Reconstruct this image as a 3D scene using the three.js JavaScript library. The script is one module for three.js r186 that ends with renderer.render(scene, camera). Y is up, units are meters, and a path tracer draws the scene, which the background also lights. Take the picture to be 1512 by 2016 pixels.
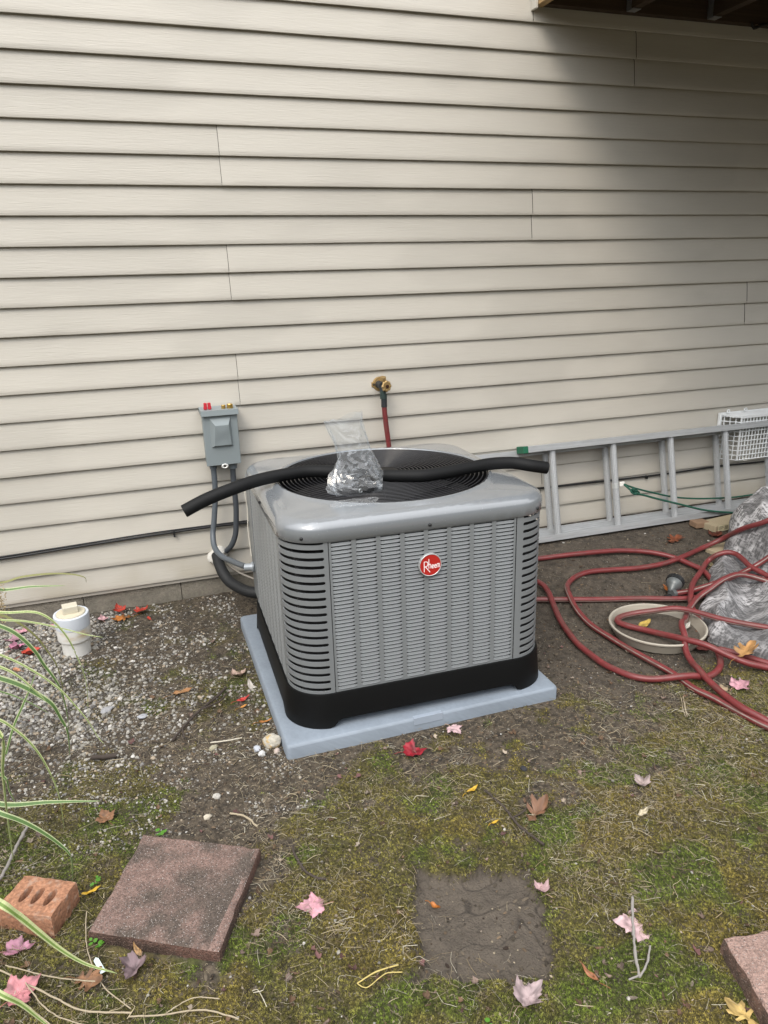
import * as THREE from 'three';
import { RoundedBoxGeometry } from 'three/addons/geometries/RoundedBoxGeometry.js';
import { mergeGeometries, toCreasedNormals } from 'three/addons/utils/BufferGeometryUtils.js';

// ------------------------------------------------------------------ camera, sky, sun, exposure
const scene = new THREE.Scene();
const camera = new THREE.PerspectiveCamera(69.876, 0.75, 0.05, 400);
camera.position.set(0, 1.342, 3.122);
camera.up.set(0.12304, 0.95214, -0.2798);
camera.lookAt(0.30075, 1.342 - 0.30446, 3.122 - 0.9038);
scene.add(camera);
const renderer = new THREE.WebGLRenderer({ antialias: true });
renderer.setSize(768, 1024);
renderer.toneMapping = THREE.LinearToneMapping;
renderer.toneMappingExposure = 1.9;
renderer.shadowMap.enabled = true;
{ // overcast sky: bright zenith, slightly dimmer horizon, computed once
  // direction of a pixel of the sky picture: u = 0.5 looks along +x, u = 0.25 along -z
  const SKYX = (az, el) => -Math.cos(az) * Math.cos(el), SKYZ = (az, el) => -Math.sin(az) * Math.cos(el);
  const w = 256, h = 128, d = new Float32Array(w * h * 4);
  for (let y = 0; y < h; y++) for (let x = 0; x < w; x++) {
    const el = (y + 0.5) / h * Math.PI - Math.PI / 2, az = x / w * Math.PI * 2;
    const s = Math.sin(el);
    let L = s > 0 ? 0.42 + 0.95 * s : 0.25;
    { const c = s * 0.724 + (-0.362) * SKYX(az, el) + 0.588 * SKYZ(az, el); L += 1.1 * Math.exp(-(Math.acos(Math.min(1, Math.max(-1, c))) ** 2) / 0.22); }
    L *= 1 + 0.07 * Math.sin(az * 3 + 1.3) * Math.cos(el * 4) + 0.05 * Math.sin(az * 7 + el * 9);
    const i = (y * w + x) * 4;
    d[i] = L * 0.985; d[i + 1] = L * 1.0; d[i + 2] = L * 1.03; d[i + 3] = 1;
  }
  const t = new THREE.DataTexture(d, w, h, THREE.RGBAFormat, THREE.FloatType);
  t.mapping = THREE.EquirectangularReflectionMapping; t.magFilter = THREE.LinearFilter; t.needsUpdate = true;
  scene.background = t; scene.environment = t;
}
const sun = new THREE.DirectionalLight(0xfff2e0, 0.7);
sun.position.set(-4, 8, 6.5); sun.target.position.set(0.7, 0, 0.8);
sun.castShadow = true; sun.shadow.radius = 38; sun.shadow.mapSize.set(2048, 2048);
Object.assign(sun.shadow.camera, { left: -6, right: 6, top: 6, bottom: -6, near: 0.5, far: 30 });
scene.add(sun, sun.target);

// ------------------------------------------------------------------ helpers
let seed = 20240611;
const rnd = () => { seed = (seed + 0x6d2b79f5) | 0; let t = Math.imul(seed ^ (seed >>> 15), 1 | seed); t = (t + Math.imul(t ^ (t >>> 7), 61 | t)) ^ t; return ((t ^ (t >>> 14)) >>> 0) / 4294967296; };
const rr = (a, b) => a + (b - a) * rnd();
const V = (x, y, z) => new THREE.Vector3(x, y, z);
const clamp = (v, a = 0, b = 1) => v < a ? a : v > b ? b : v;
const sm = (t) => { t = clamp(t); return t * t * (3 - 2 * t); };
const mix = (a, b, t) => a + (b - a) * t;
function hash(x, y) { let h = Math.imul(x | 0, 374761393) + Math.imul(y | 0, 668265263); h = Math.imul(h ^ (h >>> 13), 1274126177); return ((h ^ (h >>> 16)) >>> 0) / 4294967296; }
function noise(x, y, px = 0, py = 0) {
  const xi = Math.floor(x), yi = Math.floor(y), u = x - xi, v = y - yi, a = u * u * (3 - 2 * u), b = v * v * (3 - 2 * v);
  const X = (i) => px ? ((i % px) + px) % px : i, Y = (i) => py ? ((i % py) + py) % py : i;
  const p = hash(X(xi), Y(yi)), q = hash(X(xi + 1), Y(yi)), r = hash(X(xi), Y(yi + 1)), s = hash(X(xi + 1), Y(yi + 1));
  return p + (q - p) * a + (r - p) * b + (p - q - r + s) * a * b;
}
function fbm(x, y, o = 4, px = 0, py = 0) { let s = 0, a = 0.5, n = 0; for (let i = 0; i < o; i++) { s += a * noise(x + i * 17, y + i * 31, px, py); n += a; a *= 0.5; x *= 2; y *= 2; px *= 2; py *= 2; } return s / n; }
const names = {};
function numbered(n) { const k = names[n] = (names[n] ?? -1) + 1; return k ? n + '_' + String(k).padStart(3, '0') : n; }
function tag(o, label, category, group, kind) { o.userData.label = label; o.userData.category = category; if (group) o.userData.group = group; if (kind) o.userData.kind = kind; return o; }
function thing(name, label, category, group, pos = [0, 0, 0], turn = 0) {
  const g = new THREE.Group(); g.name = numbered(name); g.position.set(...pos); g.rotation.y = turn; scene.add(g); return tag(g, label, category, group);
}
function M(name, geo, mat, parent) {
  const m = new THREE.Mesh(Array.isArray(geo) ? mg(geo) : geo, mat);
  m.name = parent ? name : numbered(name); m.castShadow = m.receiveShadow = true; (parent ?? scene).add(m); return m;
}
function mg(list) {
  list = list.map((g) => { const n = g.index ? g.toNonIndexed() : g; for (const k of Object.keys(n.attributes)) if (!['position', 'normal', 'uv', 'color'].includes(k)) n.deleteAttribute(k); if (!n.attributes.uv) n.setAttribute('uv', new THREE.BufferAttribute(new Float32Array(n.attributes.position.count * 2), 2)); return n; });
  const col = list.every((g) => g.attributes.color); if (!col) for (const g of list) g.deleteAttribute('color');
  return mergeGeometries(list);
}
const box = (x0, x1, y0, y1, z0, z1, r = 0) => { const g = r ? new RoundedBoxGeometry(x1 - x0, y1 - y0, z1 - z0, 2, r) : new THREE.BoxGeometry(x1 - x0, y1 - y0, z1 - z0); return g.translate((x0 + x1) / 2, (y0 + y1) / 2, (z0 + z1) / 2); };
const cyl = (r0, r1, h, n = 24) => new THREE.CylinderGeometry(r0, r1, h, n);
const curve = (pts, t = 0.5) => new THREE.CatmullRomCurve3(pts.map((p) => V(...p)), false, 'centripetal', t);
const tube = (pts, r, seg, rad = 10) => new THREE.TubeGeometry(pts.isCurve || pts.getPoint ? pts : curve(pts), seg ?? pts.length * 6, r, rad, false);
const rod = (a, b, r, n = 10) => { const A = V(...a), B = V(...b), d = B.clone().sub(A), g = cyl(r, r, d.length(), n); g.applyQuaternion(new THREE.Quaternion().setFromUnitVectors(V(0, 1, 0), d.normalize())); const m = A.add(B).multiplyScalar(0.5); return g.translate(m.x, m.y, m.z); };
function geoFrom(pos, idx, uv) { const g = new THREE.BufferGeometry(); g.setAttribute('position', new THREE.Float32BufferAttribute(pos, 3)); if (uv) g.setAttribute('uv', new THREE.Float32BufferAttribute(uv, 2)); g.setIndex(idx); g.computeVertexNormals(); return g; }
// a sheet of rows of points; closed joins the last column to the first
function sheet(rows, closed = false, uvf) {
  const n = rows[0].length, pos = [], idx = [], uv = [];
  rows.forEach((r, j) => r.forEach((p, i) => { pos.push(p[0], p[1], p[2]); const q = uvf ? uvf(p, i, j) : [i / (n - 1), j / (rows.length - 1)]; uv.push(q[0], q[1]); }));
  for (let j = 0; j < rows.length - 1; j++) for (let i = 0; i < (closed ? n : n - 1); i++) { const a = j * n + i, b = j * n + (i + 1) % n, c = a + n, d = b + n; idx.push(a, b, d, a, d, c); }
  return geoFrom(pos, idx, uv);
}
function tex(w, h, f, srgb = true, rx = 1, ry = 1) {
  const d = new Uint8Array(w * h * 4);
  for (let y = 0; y < h; y++) for (let x = 0; x < w; x++) {
    const c = f((x + 0.5) / w, (y + 0.5) / h, x, y), i = (y * w + x) * 4;
    for (let k = 0; k < 3; k++) { let v = Array.isArray(c) ? c[k] : c; if (srgb) v = v <= 0.0031308 ? v * 12.92 : 1.055 * Math.pow(v, 1 / 2.4) - 0.055; d[i + k] = clamp(v) * 255 + 0.5; }
    d[i + 3] = 255;
  }
  const t = new THREE.DataTexture(d, w, h, THREE.RGBAFormat); t.magFilter = THREE.LinearFilter; t.minFilter = THREE.LinearMipmapLinearFilter; t.generateMipmaps = true;
  t.wrapS = t.wrapT = THREE.RepeatWrapping; if (srgb) t.colorSpace = THREE.SRGBColorSpace; t.repeat.set(rx, ry); t.needsUpdate = true; return t;
}
const lin = (r, g, b) => new THREE.Color().setRGB(r, g, b);
const mat = (c, rough = 0.6, o = {}) => new THREE.MeshStandardMaterial({ color: c.isColor ? c : new THREE.Color(c), roughness: rough, ...o });

// ------------------------------------------------------------------ ground
const slope = (x, z) => 0.105 * sm((x - 0.95) / 0.95) * sm((1.15 - z) / 1.0);
const PC = [0.573, 1.99], PU = [0.937, 0.349], PV = [-0.345, 0.939];
function patch(x, z) { // bare square left by a lifted paver
  const dx = x - PC[0], dz = z - PC[1], u = Math.abs(dx * PU[0] + dz * PU[1]), v = Math.abs(dx * PV[0] + dz * PV[1]);
  const e = (noise(x * 28, z * 28) - 0.5) * 0.03 + (noise(x * 80, z * 80) - 0.5) * 0.014;
  return sm((0.152 + e - Math.max(u, v)) / 0.02);
}
function zone(x, z) {
  const n1 = fbm(x * 1.7 + 3, z * 1.7 + 9, 3), n2 = fbm(x * 5 + 20, z * 5 + 4, 3);
  const dirt = sm((x - 1.0 + 0.5 * (n2 - 0.5)) / 0.25) * sm((1.44 - z + 0.5 * (n2 - 0.5)) / 0.22);
  const grav = sm((-0.10 - x + 0.4 * (n2 - 0.5)) / 0.34) * sm((1.12 - z + 0.4 * (n2 - 0.5)) / 0.35);
  const near = sm((x + 0.12) / 0.2) * sm((0.62 - z + 0.3 * (n2 - 0.5)) / 0.3) * sm((0.5 - x) / 0.2); // brown litter beside the unit
  const p = patch(x, z);
  const mossy = sm((0.55 * fbm(x * 3.1 + 50, z * 3.1 + 80, 3) + 0.45 * fbm(x * 13 + 5, z * 13 + 8, 3) - 0.44 + 0.13 * sm((z - 1.1) / 0.8)) / 0.12) * (1 - dirt) * (1 - 0.85 * grav) * (1 - 0.85 * near) * (1 - p);
  return { dirt, grav, near, p, moss: mossy, n1, n2 };
}
function relief(x, z, q) {
  const f = fbm(x * 22, z * 22, 3) - 0.5, g = fbm(x * 60 + 7, z * 60 + 3, 2) - 0.5, b = fbm(x * 4 + 1, z * 4 + 1, 2) - 0.5;
  let y = b * 0.016 + f * (0.006 + 0.010 * q.moss) + g * 0.004 * (1 - 0.4 * q.p);
  y -= q.p * (0.02 - 0.012 * (fbm(x * 36 + 3, z * 36 + 8, 3) - 0.5) - 0.006 * (noise(x * 14, z * 14) - 0.5));
  return y;
}
function padFlat(x, z) { return sm((Math.max(Math.abs(x - 0.745) - 0.46, Math.abs(z - 0.815) - 0.475)) / 0.06); }
function groundY(x, z, q) {
  q ??= zone(x, z);
  const w = Math.exp(-Math.max(0, z) / 0.02) * 0.004;
  return slope(x, z) + relief(x, z, q) * mix(0.25, 1, padFlat(x, z)) - 0.004 + w;
}
const X0 = -1.0, X1 = 3.7, Z0 = 0, Z1 = 2.7;
{
  const TW = 2048, TH = 1176;
  const col = tex(TW, TH, (u, v) => {
    const x = X0 + u * (X1 - X0), z = Z0 + v * (Z1 - Z0), q = zone(x, z);
    const f = fbm(x * 90, z * 90, 3), f2 = fbm(x * 34 + 11, z * 34 + 5, 3), n4 = fbm(x * 9 + 40, z * 9 + 2, 3), sp = hash(Math.floor(x * 420), Math.floor(z * 420));
    let k = 0.15 + 1.6 * Math.pow(f, 1.3) * (0.6 + 0.8 * f2); // soil
    let c = [0.080 * k, 0.063 * k, 0.044 * k];
    const dk = 0.3 + 0.75 * f2 + 0.7 * (f - 0.35); const rd = [0.090 * dk, 0.073 * dk, 0.055 * dk];
    for (let i = 0; i < 3; i++) c[i] = mix(c[i], rd[i], q.dirt);
    if (sp > 0.985) { const s = 0.16 + 0.2 * hash(Math.floor(x * 420) + 9, Math.floor(z * 420)); c = [s, s * 0.93, s * 0.8]; }
    const green = sm((n4 - 0.47) / 0.22), gold = sm((fbm(x * 6 + 90, z * 6 + 33, 3) - 0.42) / 0.25);
    const mk = 0.25 + 1.1 * f;
    const mc = [mix(mix(0.088, 0.105, gold), 0.066, green) * mk, mix(mix(0.076, 0.083, gold), 0.076, green) * mk, mix(0.026, 0.016, green) * mk];
    const ma = q.moss * sm((f2 - 0.3) / 0.2);
    for (let i = 0; i < 3; i++) c[i] = mix(c[i], mc[i], ma * 0.85);
    const gk = 0.15 + 0.9 * f; const gc = [0.12 * gk, 0.105 * gk, 0.085 * gk];
    for (let i = 0; i < 3; i++) c[i] = mix(c[i], gc[i], q.grav * 0.8);
    // wet bare square with root cracks
    const pk = 0.75 + 0.45 * f2, crack = sm((Math.abs(fbm(x * 13 + 70, z * 13 + 8, 2) - 0.5) - 0.004) / 0.018), cr2 = sm((Math.abs(fbm(x * 40 + 5, z * 40 + 8, 2) - 0.5)) / 0.05);
    const pc = [0.088 * pk, 0.072 * pk, 0.056 * pk].map((v2) => v2 * (0.5 + 0.5 * crack) * (0.75 + 0.25 * cr2));
    for (let i = 0; i < 3; i++) c[i] = mix(c[i], pc[i], q.p);
    return c;
  });
  col.wrapS = col.wrapT = THREE.MirroredRepeatWrapping;
  const bump = tex(1024, 1024, (u, v) => clamp(0.5 * fbm(u * 90, v * 90, 3, 90, 90) + 0.5 * fbm(u * 260, v * 260, 2, 260, 260)), false, 6, 3.4);
  const xs = [-60, -20, -8, -4, -2.2, -1.4], zs = [-0.05];
  for (let i = 0; i <= 783; i++) xs.push(X0 + (X1 - X0) * i / 783);
  xs.push(4.2, 5, 7, 12, 25, 60);
  for (let i = 0; i <= 450; i++) zs.push(Z0 + (Z1 - Z0) * i / 450);
  zs.push(3.2, 4, 6, 10, 25, 60);
  const rows = zs.map((z) => xs.map((x) => [x, x < -1.01 || x > 3.71 || z > 2.71 ? slope(x, z) : groundY(x, z), z]));
  const g = sheet(rows.map((r) => r.slice().reverse()), false, (p) => [(p[0] - X0) / (X1 - X0), (p[2] - Z0) / (Z1 - Z0)]);
  const m = M('ground', g, new THREE.MeshStandardMaterial({ map: col, bumpMap: bump, bumpScale: 0.006, roughness: 0.95 }));
  m.userData.kind = 'structure';
}

// ------------------------------------------------------------------ house wall
const E = 0.106, YB = 0.106; // course height, bottom of the cladding
const sidingTex = tex(1024, 512, (u, v) => { const g = 0.93 + 0.05 * fbm(u * 14, v * 150, 3, 14, 150) + 0.05 * fbm(u * 6, v * 5, 3, 6, 5); return [0.568 * g, 0.536 * g, 0.472 * g]; }, true, 1 / 1.1, 1 / 0.31);
const sidingBump = tex(1024, 512, (u, v) => 0.6 * fbm(u * 20, v * 110, 3, 20, 110) + 0.4 * fbm(u * 50, v * 220, 2, 50, 220), false, 1 / 1.1, 1 / 0.31);
const vinyl = new THREE.MeshStandardMaterial({ map: sidingTex, bumpMap: sidingBump, bumpScale: 0.0007, roughness: 0.52, vertexColors: true });
{
  const wall = thing('house_wall', 'beige vinyl clapboard house wall filling the upper half behind the grey outdoor unit', 'wall');
  const prof = [[0.011, -0.003], [0.0025, 0.005], [0.0, 0.0128], [0.0012, 0.0152], [0.004, 0.0158], [0.02, 0.0140], [0.05, 0.0100], [0.08, 0.0058], [0.1, 0.0026], [0.106, 0.0], [0.115, -0.004]];
  const wave = (x, y) => 0.0022 * (fbm(x * 1.6, y * 9, 2) - 0.5) + 0.0012 * (fbm(x * 7, y * 22, 2) - 0.5);
  const dents = [[0.02, 0.44, 0.028, 0.006], [-0.28, 0.41, 0.02, -0.004], [-0.25, 1.155, 0.03, 0.004], [1.55, 1.25, 0.02, 0.003], [2.25, 1.40, 0.02, 0.003], [1.55, 0.86, 0.015, 0.003]];
  const dent = (x, y) => { let s = 0; for (const [a, b, r, d] of dents) s -= d * Math.exp(-((x - a) ** 2 + (y - b) ** 2) / (r * r)); return s; };
  function panel(x0, x1, k0, k1, lift) { // courses k0..k1, counted upwards from the bottom
    const n = Math.max(4, Math.round(Math.min(x1, 3.7) > Math.max(x0, -1) ? (x1 - x0) / 0.05 : (x1 - x0) / 0.4)), rows = [];
    for (let k = k0; k < k1; k++) for (const [py, pz] of prof) {
      const r = [];
      for (let i = 0; i <= n; i++) { const x = x0 + (x1 - x0) * i / n, y = YB + k * E + py; const wv = wave(x, k * 0.3 + py); r.push([x, y + 0.5 * (py < 0.01 ? wave(x + 9, k * 0.7) : 0), pz + lift + wv + dent(x, y)]); }
      rows.push(r);
    }
    const g0 = sheet(rows, false, (p) => [p[0], p[1] + p[2]]), col = [], tone = 0.975 + 0.04 * hash(k0 * 13 + Math.round(x0 * 10), 7);
    for (const r of rows) for (const [x, y] of r) { const a = fbm(x * 2.2 + 9, y * 5, 3), b = fbm(x * 9, y * 14 + 4, 3), splash = Math.exp(-Math.max(0, y - 0.1) / 0.10) * sm((b - 0.3) / 0.4), t = tone * (1 - 0.07 * sm((a - 0.45) / 0.2)); col.push(t * (1 - 0.20 * splash), t * (1 - 0.23 * splash), t * (1 - 0.30 * splash)); }
    g0.setAttribute('color', new THREE.Float32BufferAttribute(col, 3));
    const g = toCreasedNormals(g0, 0.5);
    M('siding_panel', g, vinyl, wall);
  }
  // courses count: line k of the photograph is course 20 - k from the bottom
  const joints = { 1: [1.873], 3: [], 5: [-2.0, 5.5], 7: [0.411], 9: [3.032], 11: [0.412], 13: [1.771], 15: [0.414], 17: [4.4], 19: [2.259], 21: [1.744] };
  panel(-3.5, 6.8, 0, 1, 0);
  for (let k = 1; k < 45; k += 2) {
    const js = [-3.5, ...(joints[k] ?? [0.4 + ((k * 37) % 11) * 0.3]), 6.8];
    for (let i = 0; i < js.length - 1; i++) panel(js[i] + (i ? 0.0007 : 0), js[i + 1] - (i < js.length - 2 ? 0.0007 : 0), k, k + 2, i ? 0.0024 : 0);
  }
  M('starter_strip', [box(-3.5, 6.8, YB - 0.016, YB + 0.004, 0.002, 0.007)], mat(lin(0.42, 0.39, 0.34), 0.6), wall);
  M('wall_body', [box(-3.5, 6.8, YB - 0.01, 4.95, -0.2, -0.006)], mat(lin(0.05, 0.042, 0.034), 0.9), wall);
  const conc = tex(1024, 256, (u, v) => { const a = fbm(u * 40, v * 12, 4, 40, 12), b = fbm(u * 300, v * 80, 2, 300, 80); const k = 0.62 + 0.5 * a + 0.35 * (b - 0.5) - (v > 0.6 ? 0 : 0.12 * (0.6 - v)); return [0.27 * k, 0.245 * k, 0.20 * k]; }, true, 0.5, 2);
  const concB = tex(512, 512, (u, v) => fbm(u * 100, v * 100, 3, 100, 100), false, 4, 4);
  const fm = new THREE.MeshStandardMaterial({ map: conc, bumpMap: concB, bumpScale: 0.003, roughness: 0.95 });
  const seg = [-3.5, -0.318, 0.085, 0.9, 2.4, 6.8];
  for (let i = 0; i < seg.length - 1; i++) {
    const g = box(seg[i] + 0.0015, seg[i + 1] - 0.0015, -0.3, YB - 0.018, -0.15, -0.004 - (i % 2) * 0.0012); const p = g.attributes.position, uv = g.attributes.uv; for (let j = 0; j < p.count; j++) uv.setXY(j, p.getX(j), p.getY(j)); M('foundation_block', g, fm, wall);
  }
}

// ------------------------------------------------------------------ deck overhead
{
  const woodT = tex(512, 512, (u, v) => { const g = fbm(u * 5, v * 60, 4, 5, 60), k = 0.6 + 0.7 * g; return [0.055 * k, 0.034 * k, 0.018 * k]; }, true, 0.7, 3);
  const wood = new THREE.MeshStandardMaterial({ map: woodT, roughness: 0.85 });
  const deck = thing('deck', 'dark wooden deck on joists seen from below at the upper right', 'deck');
  const wb = (...a) => { const g = box(...a), p = g.attributes.position, uv = g.attributes.uv, dz = a[5] - a[4] > a[1] - a[0]; for (let i = 0; i < p.count; i++) dz ? uv.setXY(i, p.getZ(i) * 0.4, p.getY(i) + p.getX(i)) : uv.setXY(i, p.getX(i) * 0.4, p.getY(i) + p.getZ(i)); return g; };
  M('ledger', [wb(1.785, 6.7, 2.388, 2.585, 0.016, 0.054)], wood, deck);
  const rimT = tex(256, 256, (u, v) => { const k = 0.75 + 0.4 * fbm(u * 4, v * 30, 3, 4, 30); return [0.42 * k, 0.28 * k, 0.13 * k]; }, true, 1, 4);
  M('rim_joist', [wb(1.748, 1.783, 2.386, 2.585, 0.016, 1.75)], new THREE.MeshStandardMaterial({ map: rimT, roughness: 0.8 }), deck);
  M('edge_trim', [box(1.734, 1.746, 2.372, 2.60, 0.012, 0.05, 0.002)], mat(lin(0.6, 0.57, 0.5), 0.5), deck);
  const hang = mat(lin(0.35, 0.36, 0.38), 0.45, { metalness: 0.7 });
  for (let i = 0; i < 11; i++) {
    const x = 2.167 + i * 0.42;
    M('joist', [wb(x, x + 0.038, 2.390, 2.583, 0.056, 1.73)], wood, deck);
    M('joist_hanger', [box(x - 0.002, x + 0.04, 2.386, 2.3888, 0.057, 0.10), box(x - 0.003, x - 0.001, 2.39, 2.54, 0.056, 0.09), box(x + 0.039, x + 0.041, 2.39, 2.54, 0.056, 0.09)], hang, deck);
  }
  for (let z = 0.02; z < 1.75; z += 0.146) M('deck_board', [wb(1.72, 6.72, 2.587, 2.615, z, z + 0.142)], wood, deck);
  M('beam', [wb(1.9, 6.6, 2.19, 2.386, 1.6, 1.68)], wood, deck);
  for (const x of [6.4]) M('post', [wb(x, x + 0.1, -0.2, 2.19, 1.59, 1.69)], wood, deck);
  M('loose_wire', tube([[2.83, 2.39, 0.06], [2.84, 2.37, 0.06], [2.9, 2.385, 0.07], [3.0, 2.365, 0.07], [3.1, 2.36, 0.07], [3.3, 2.38, 0.06]], 0.006), mat('#15120e', 0.6), deck);
}

// ------------------------------------------------------------------ pad and outdoor unit
const PADY = 0.042;
const padTex = tex(512, 512, (u, v) => { const k = 0.86 + 0.2 * fbm(u * 9, v * 9, 4, 9, 9) + 0.14 * (fbm(u * 90, v * 90, 2, 90, 90) - 0.5); return [0.245 * k, 0.285 * k, 0.335 * k]; }, true, 1, 1);
{
  const pad = thing('equipment_pad', 'blue grey plastic equipment pad under the outdoor unit', 'pad', null, [0.745, 0, 0.815]);
  const pm = new THREE.MeshStandardMaterial({ map: padTex, roughness: 0.55 });
  const W = 0.455, D = 0.47, rows = [];
  const ring = (w, d, r, y) => { const a = []; for (let q = 0; q < 4; q++) for (let i = 0; i <= 6; i++) { const t = (q * 90 + i * 15) * Math.PI / 180, cx = (q === 0 || q === 3 ? 1 : -1) * (w - r), cz = (q < 2 ? 1 : -1) * (d - r); a.push([cx + r * Math.cos(t), y, cz + r * Math.sin(t)]); } return a.reverse(); };
  for (const [ins, y, r] of [[0.0, -0.03, 0.014], [0.0, PADY - 0.008, 0.014], [0.002, PADY - 0.003, 0.014], [0.006, PADY, 0.012], [0.03, PADY + 0.0005, 0.01], [0.4, PADY + 0.0008, 0.005]]) rows.push(ring(W - ins, D - ins, r, y));
  const g = sheet(rows, true, (p) => [p[0] * 1.5 + p[1] * 2, p[2] * 1.5 + p[1]]);
  M('slab', toCreasedNormals(g, 0.6), pm, pad);
  M('raised_label', [box(-0.055, 0.04, PADY - 0.024, PADY + 0.0015, D - 0.014, D + 0.0015, 0.001)], mat(lin(0.33, 0.38, 0.45), 0.5), pad);
}
const UX = 0.766, UZ = 0.815, HW = 0.421, RC = 0.115; // unit centre, half width, corner radius
const paintTex = tex(512, 512, (u, v) => { const k = 0.96 + 0.05 * fbm(u * 6, v * 6, 3, 6, 6) + 0.05 * (fbm(u * 120, v * 120, 2, 120, 120) - 0.5); const s = hash(Math.floor(u * 512) + 3, Math.floor(v * 512)) > 0.9985 ? 0.25 : 0; return [0.20 * k + s, 0.216 * k + s, 0.232 * k + s]; }, true, 2, 2);
const paint = new THREE.MeshPhysicalMaterial({ map: paintTex, roughness: 0.26, ior: 1.85, clearcoat: 1, clearcoatRoughness: 0.08 });
const paintFlat = new THREE.MeshPhysicalMaterial({ color: lin(0.195, 0.207, 0.214), roughness: 0.42, clearcoat: 0.25, clearcoatRoughness: 0.3 });
const dim = (c, r, sp) => new THREE.MeshPhysicalMaterial({ color: c, roughness: r, specularIntensity: sp });
const blackPlastic = dim(lin(0.004, 0.0042, 0.0045), 0.5, 0.45);
const darkIn = mat(lin(0.008, 0.008, 0.009), 0.8);
// perimeter of a rounded square, n points, half width w, corner radius r (clockwise seen from above is not needed)
function perimeter(w, r, n) {
  const st = 2 * (w - r), arc = Math.PI / 2 * r, L = 4 * (st + arc), out = [];
  for (let i = 0; i < n; i++) {
    let s = L * i / n; const k = Math.floor(s / (st + arc)); s -= k * (st + arc); let x, z, nx, nz;
    if (s < st) { x = w; z = (w - r) - s; nx = 1; nz = 0; } else { const t = (s - st) / r; x = (w - r) + r * Math.cos(t); z = -(w - r) - r * Math.sin(t); nx = Math.cos(t); nz = -Math.sin(t); }
    for (let q = 0; q < k; q++) { [x, z] = [z, -x]; [nx, nz] = [nz, -nx]; }
    out.push({ x, z, nx, nz, s: L * i / n });
  }
  return out;
}
{
  const unit = thing('air_conditioner', 'grey square outdoor air conditioner with louvered sides and round red badge', 'air conditioner', null, [UX, PADY, UZ], -0.024);
  const Y = (y) => y - PADY;
  // base with four feet
  {
    const P = perimeter(HW + 0.006, RC + 0.006, 256), rows = [[], [], [], [], []];
    for (const p of P) {
      const m = Math.min(Math.abs(p.x), Math.abs(p.z)), lift = 0.026 * sm((0.315 - m) / 0.03), fl = 0.010;
      rows[0].push([p.x - p.nx * 0.03, Y(0.153), p.z - p.nz * 0.03]);
      rows[1].push([p.x, Y(0.155), p.z]);
      rows[2].push([p.x + p.nx * 0.002, Y(0.149), p.z + p.nz * 0.002]);
      rows[3].push([p.x + p.nx * fl, Y(PADY + 0.002) + lift, p.z + p.nz * fl]);
      rows[4].push([p.x - p.nx * 0.05, Y(PADY + 0.002) + lift, p.z - p.nz * 0.05]);
    }
    M('base', toCreasedNormals(sheet(rows.reverse(), true), 0.7), blackPlastic, unit);
  }
  // top cover
  {
    const N = 192, P = perimeter(1, 0.27, N), rows = [];
    const rp = (w, r) => { const q = perimeter(w, r, N); return q; };
    const add = (w, r, y) => rows.push(rp(w, r).map((p) => [p.x, Y(y), p.z]));
    add(HW - 0.01, RC, 0.640); add(HW + 0.004, RC + 0.004, 0.6385); add(HW + 0.0055, RC + 0.005, 0.6405); add(HW + 0.0055, RC + 0.005, 0.668);
    for (let i = 1; i <= 6; i++) { const t = i / 6 * Math.PI / 2; add(HW + 0.0055 - 0.034 * (1 - Math.cos(t)), RC + 0.005 - 0.02 * (1 - Math.cos(t)), 0.668 + 0.032 * Math.sin(t)); }
    const outer = rp(HW - 0.036, RC - 0.016), R1 = 0.374;
    for (let i = 0; i <= 6; i++) { const t = i / 6; rows.push(outer.map((p) => { const a = Math.atan2(p.z, p.x); return [mix(p.x, R1 * Math.cos(a), t), Y(0.7005 + 0.006 * Math.pow(t, 0.8)), mix(p.z, R1 * Math.sin(a), t)]; })); }
    for (const [r, y] of [[0.369, 0.7095], [0.3655, 0.711], [0.361, 0.7095], [0.3585, 0.706], [0.3585, 0.7025]]) rows.push(outer.map((p) => { const a = Math.atan2(p.z, p.x); return [r * Math.cos(a), Y(y), r * Math.sin(a)]; }));
    const g = sheet(rows, true, (p) => [p[0] + 0.5, p[2] + p[1]]);
    M('top_cover', toCreasedNormals(g, 0.75), paint, unit);
    const sc = [];
    for (const [x, y, z] of [[0.010, 0.651, HW + 0.006], [-0.368, 0.652, HW - 0.012], [0.372, 0.652, HW - 0.014], [HW + 0.006, 0.652, 0.0], [HW - 0.012, 0.652, 0.36], [-HW - 0.006, 0.656, 0.02]]) sc.push(new THREE.SphereGeometry(0.0052, 10, 8).translate(x, Y(y), z));
    for (const s of sc) M('screw', s, mat('#111214', 0.4), unit);
  }
  // dark coil behind the louvers
  M('coil', [box(-HW + 0.035, HW - 0.035, Y(0.15), Y(0.60), -HW + 0.035, HW - 0.035)], darkIn, unit);
  // louver panels
  const PW = 0.587, PH = 0.487, Y0 = 0.1535; // panel width, height, bottom
  const cols = 8, nrow = 39, cp = PW / cols, rp = 0.0121, lw = 0.061;
  const louver = (() => {
    const n = 9, rows = [];
    const prof = [[0.0004, 0.0004], [0.0, 0.0024], [0.0007, 0.0029], [0.0021, 0.0011], [0.005, 0.0005], [0.0077, -0.0003], [0.0080, -0.005]]; // y, bulge
    for (const [y, d] of prof) { const r = []; for (let i = 0; i <= n; i++) { const u = i / n * 2 - 1, k = Math.sqrt(Math.max(0, 1 - Math.pow(Math.abs(u), 5))); r.push([u * lw / 2, d < -0.001 ? mix(0.004, y, Math.pow(k, 0.7)) : y, d > 0 ? d * k : d]); } rows.push(r); }
    return sheet(rows);
  })();
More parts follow.
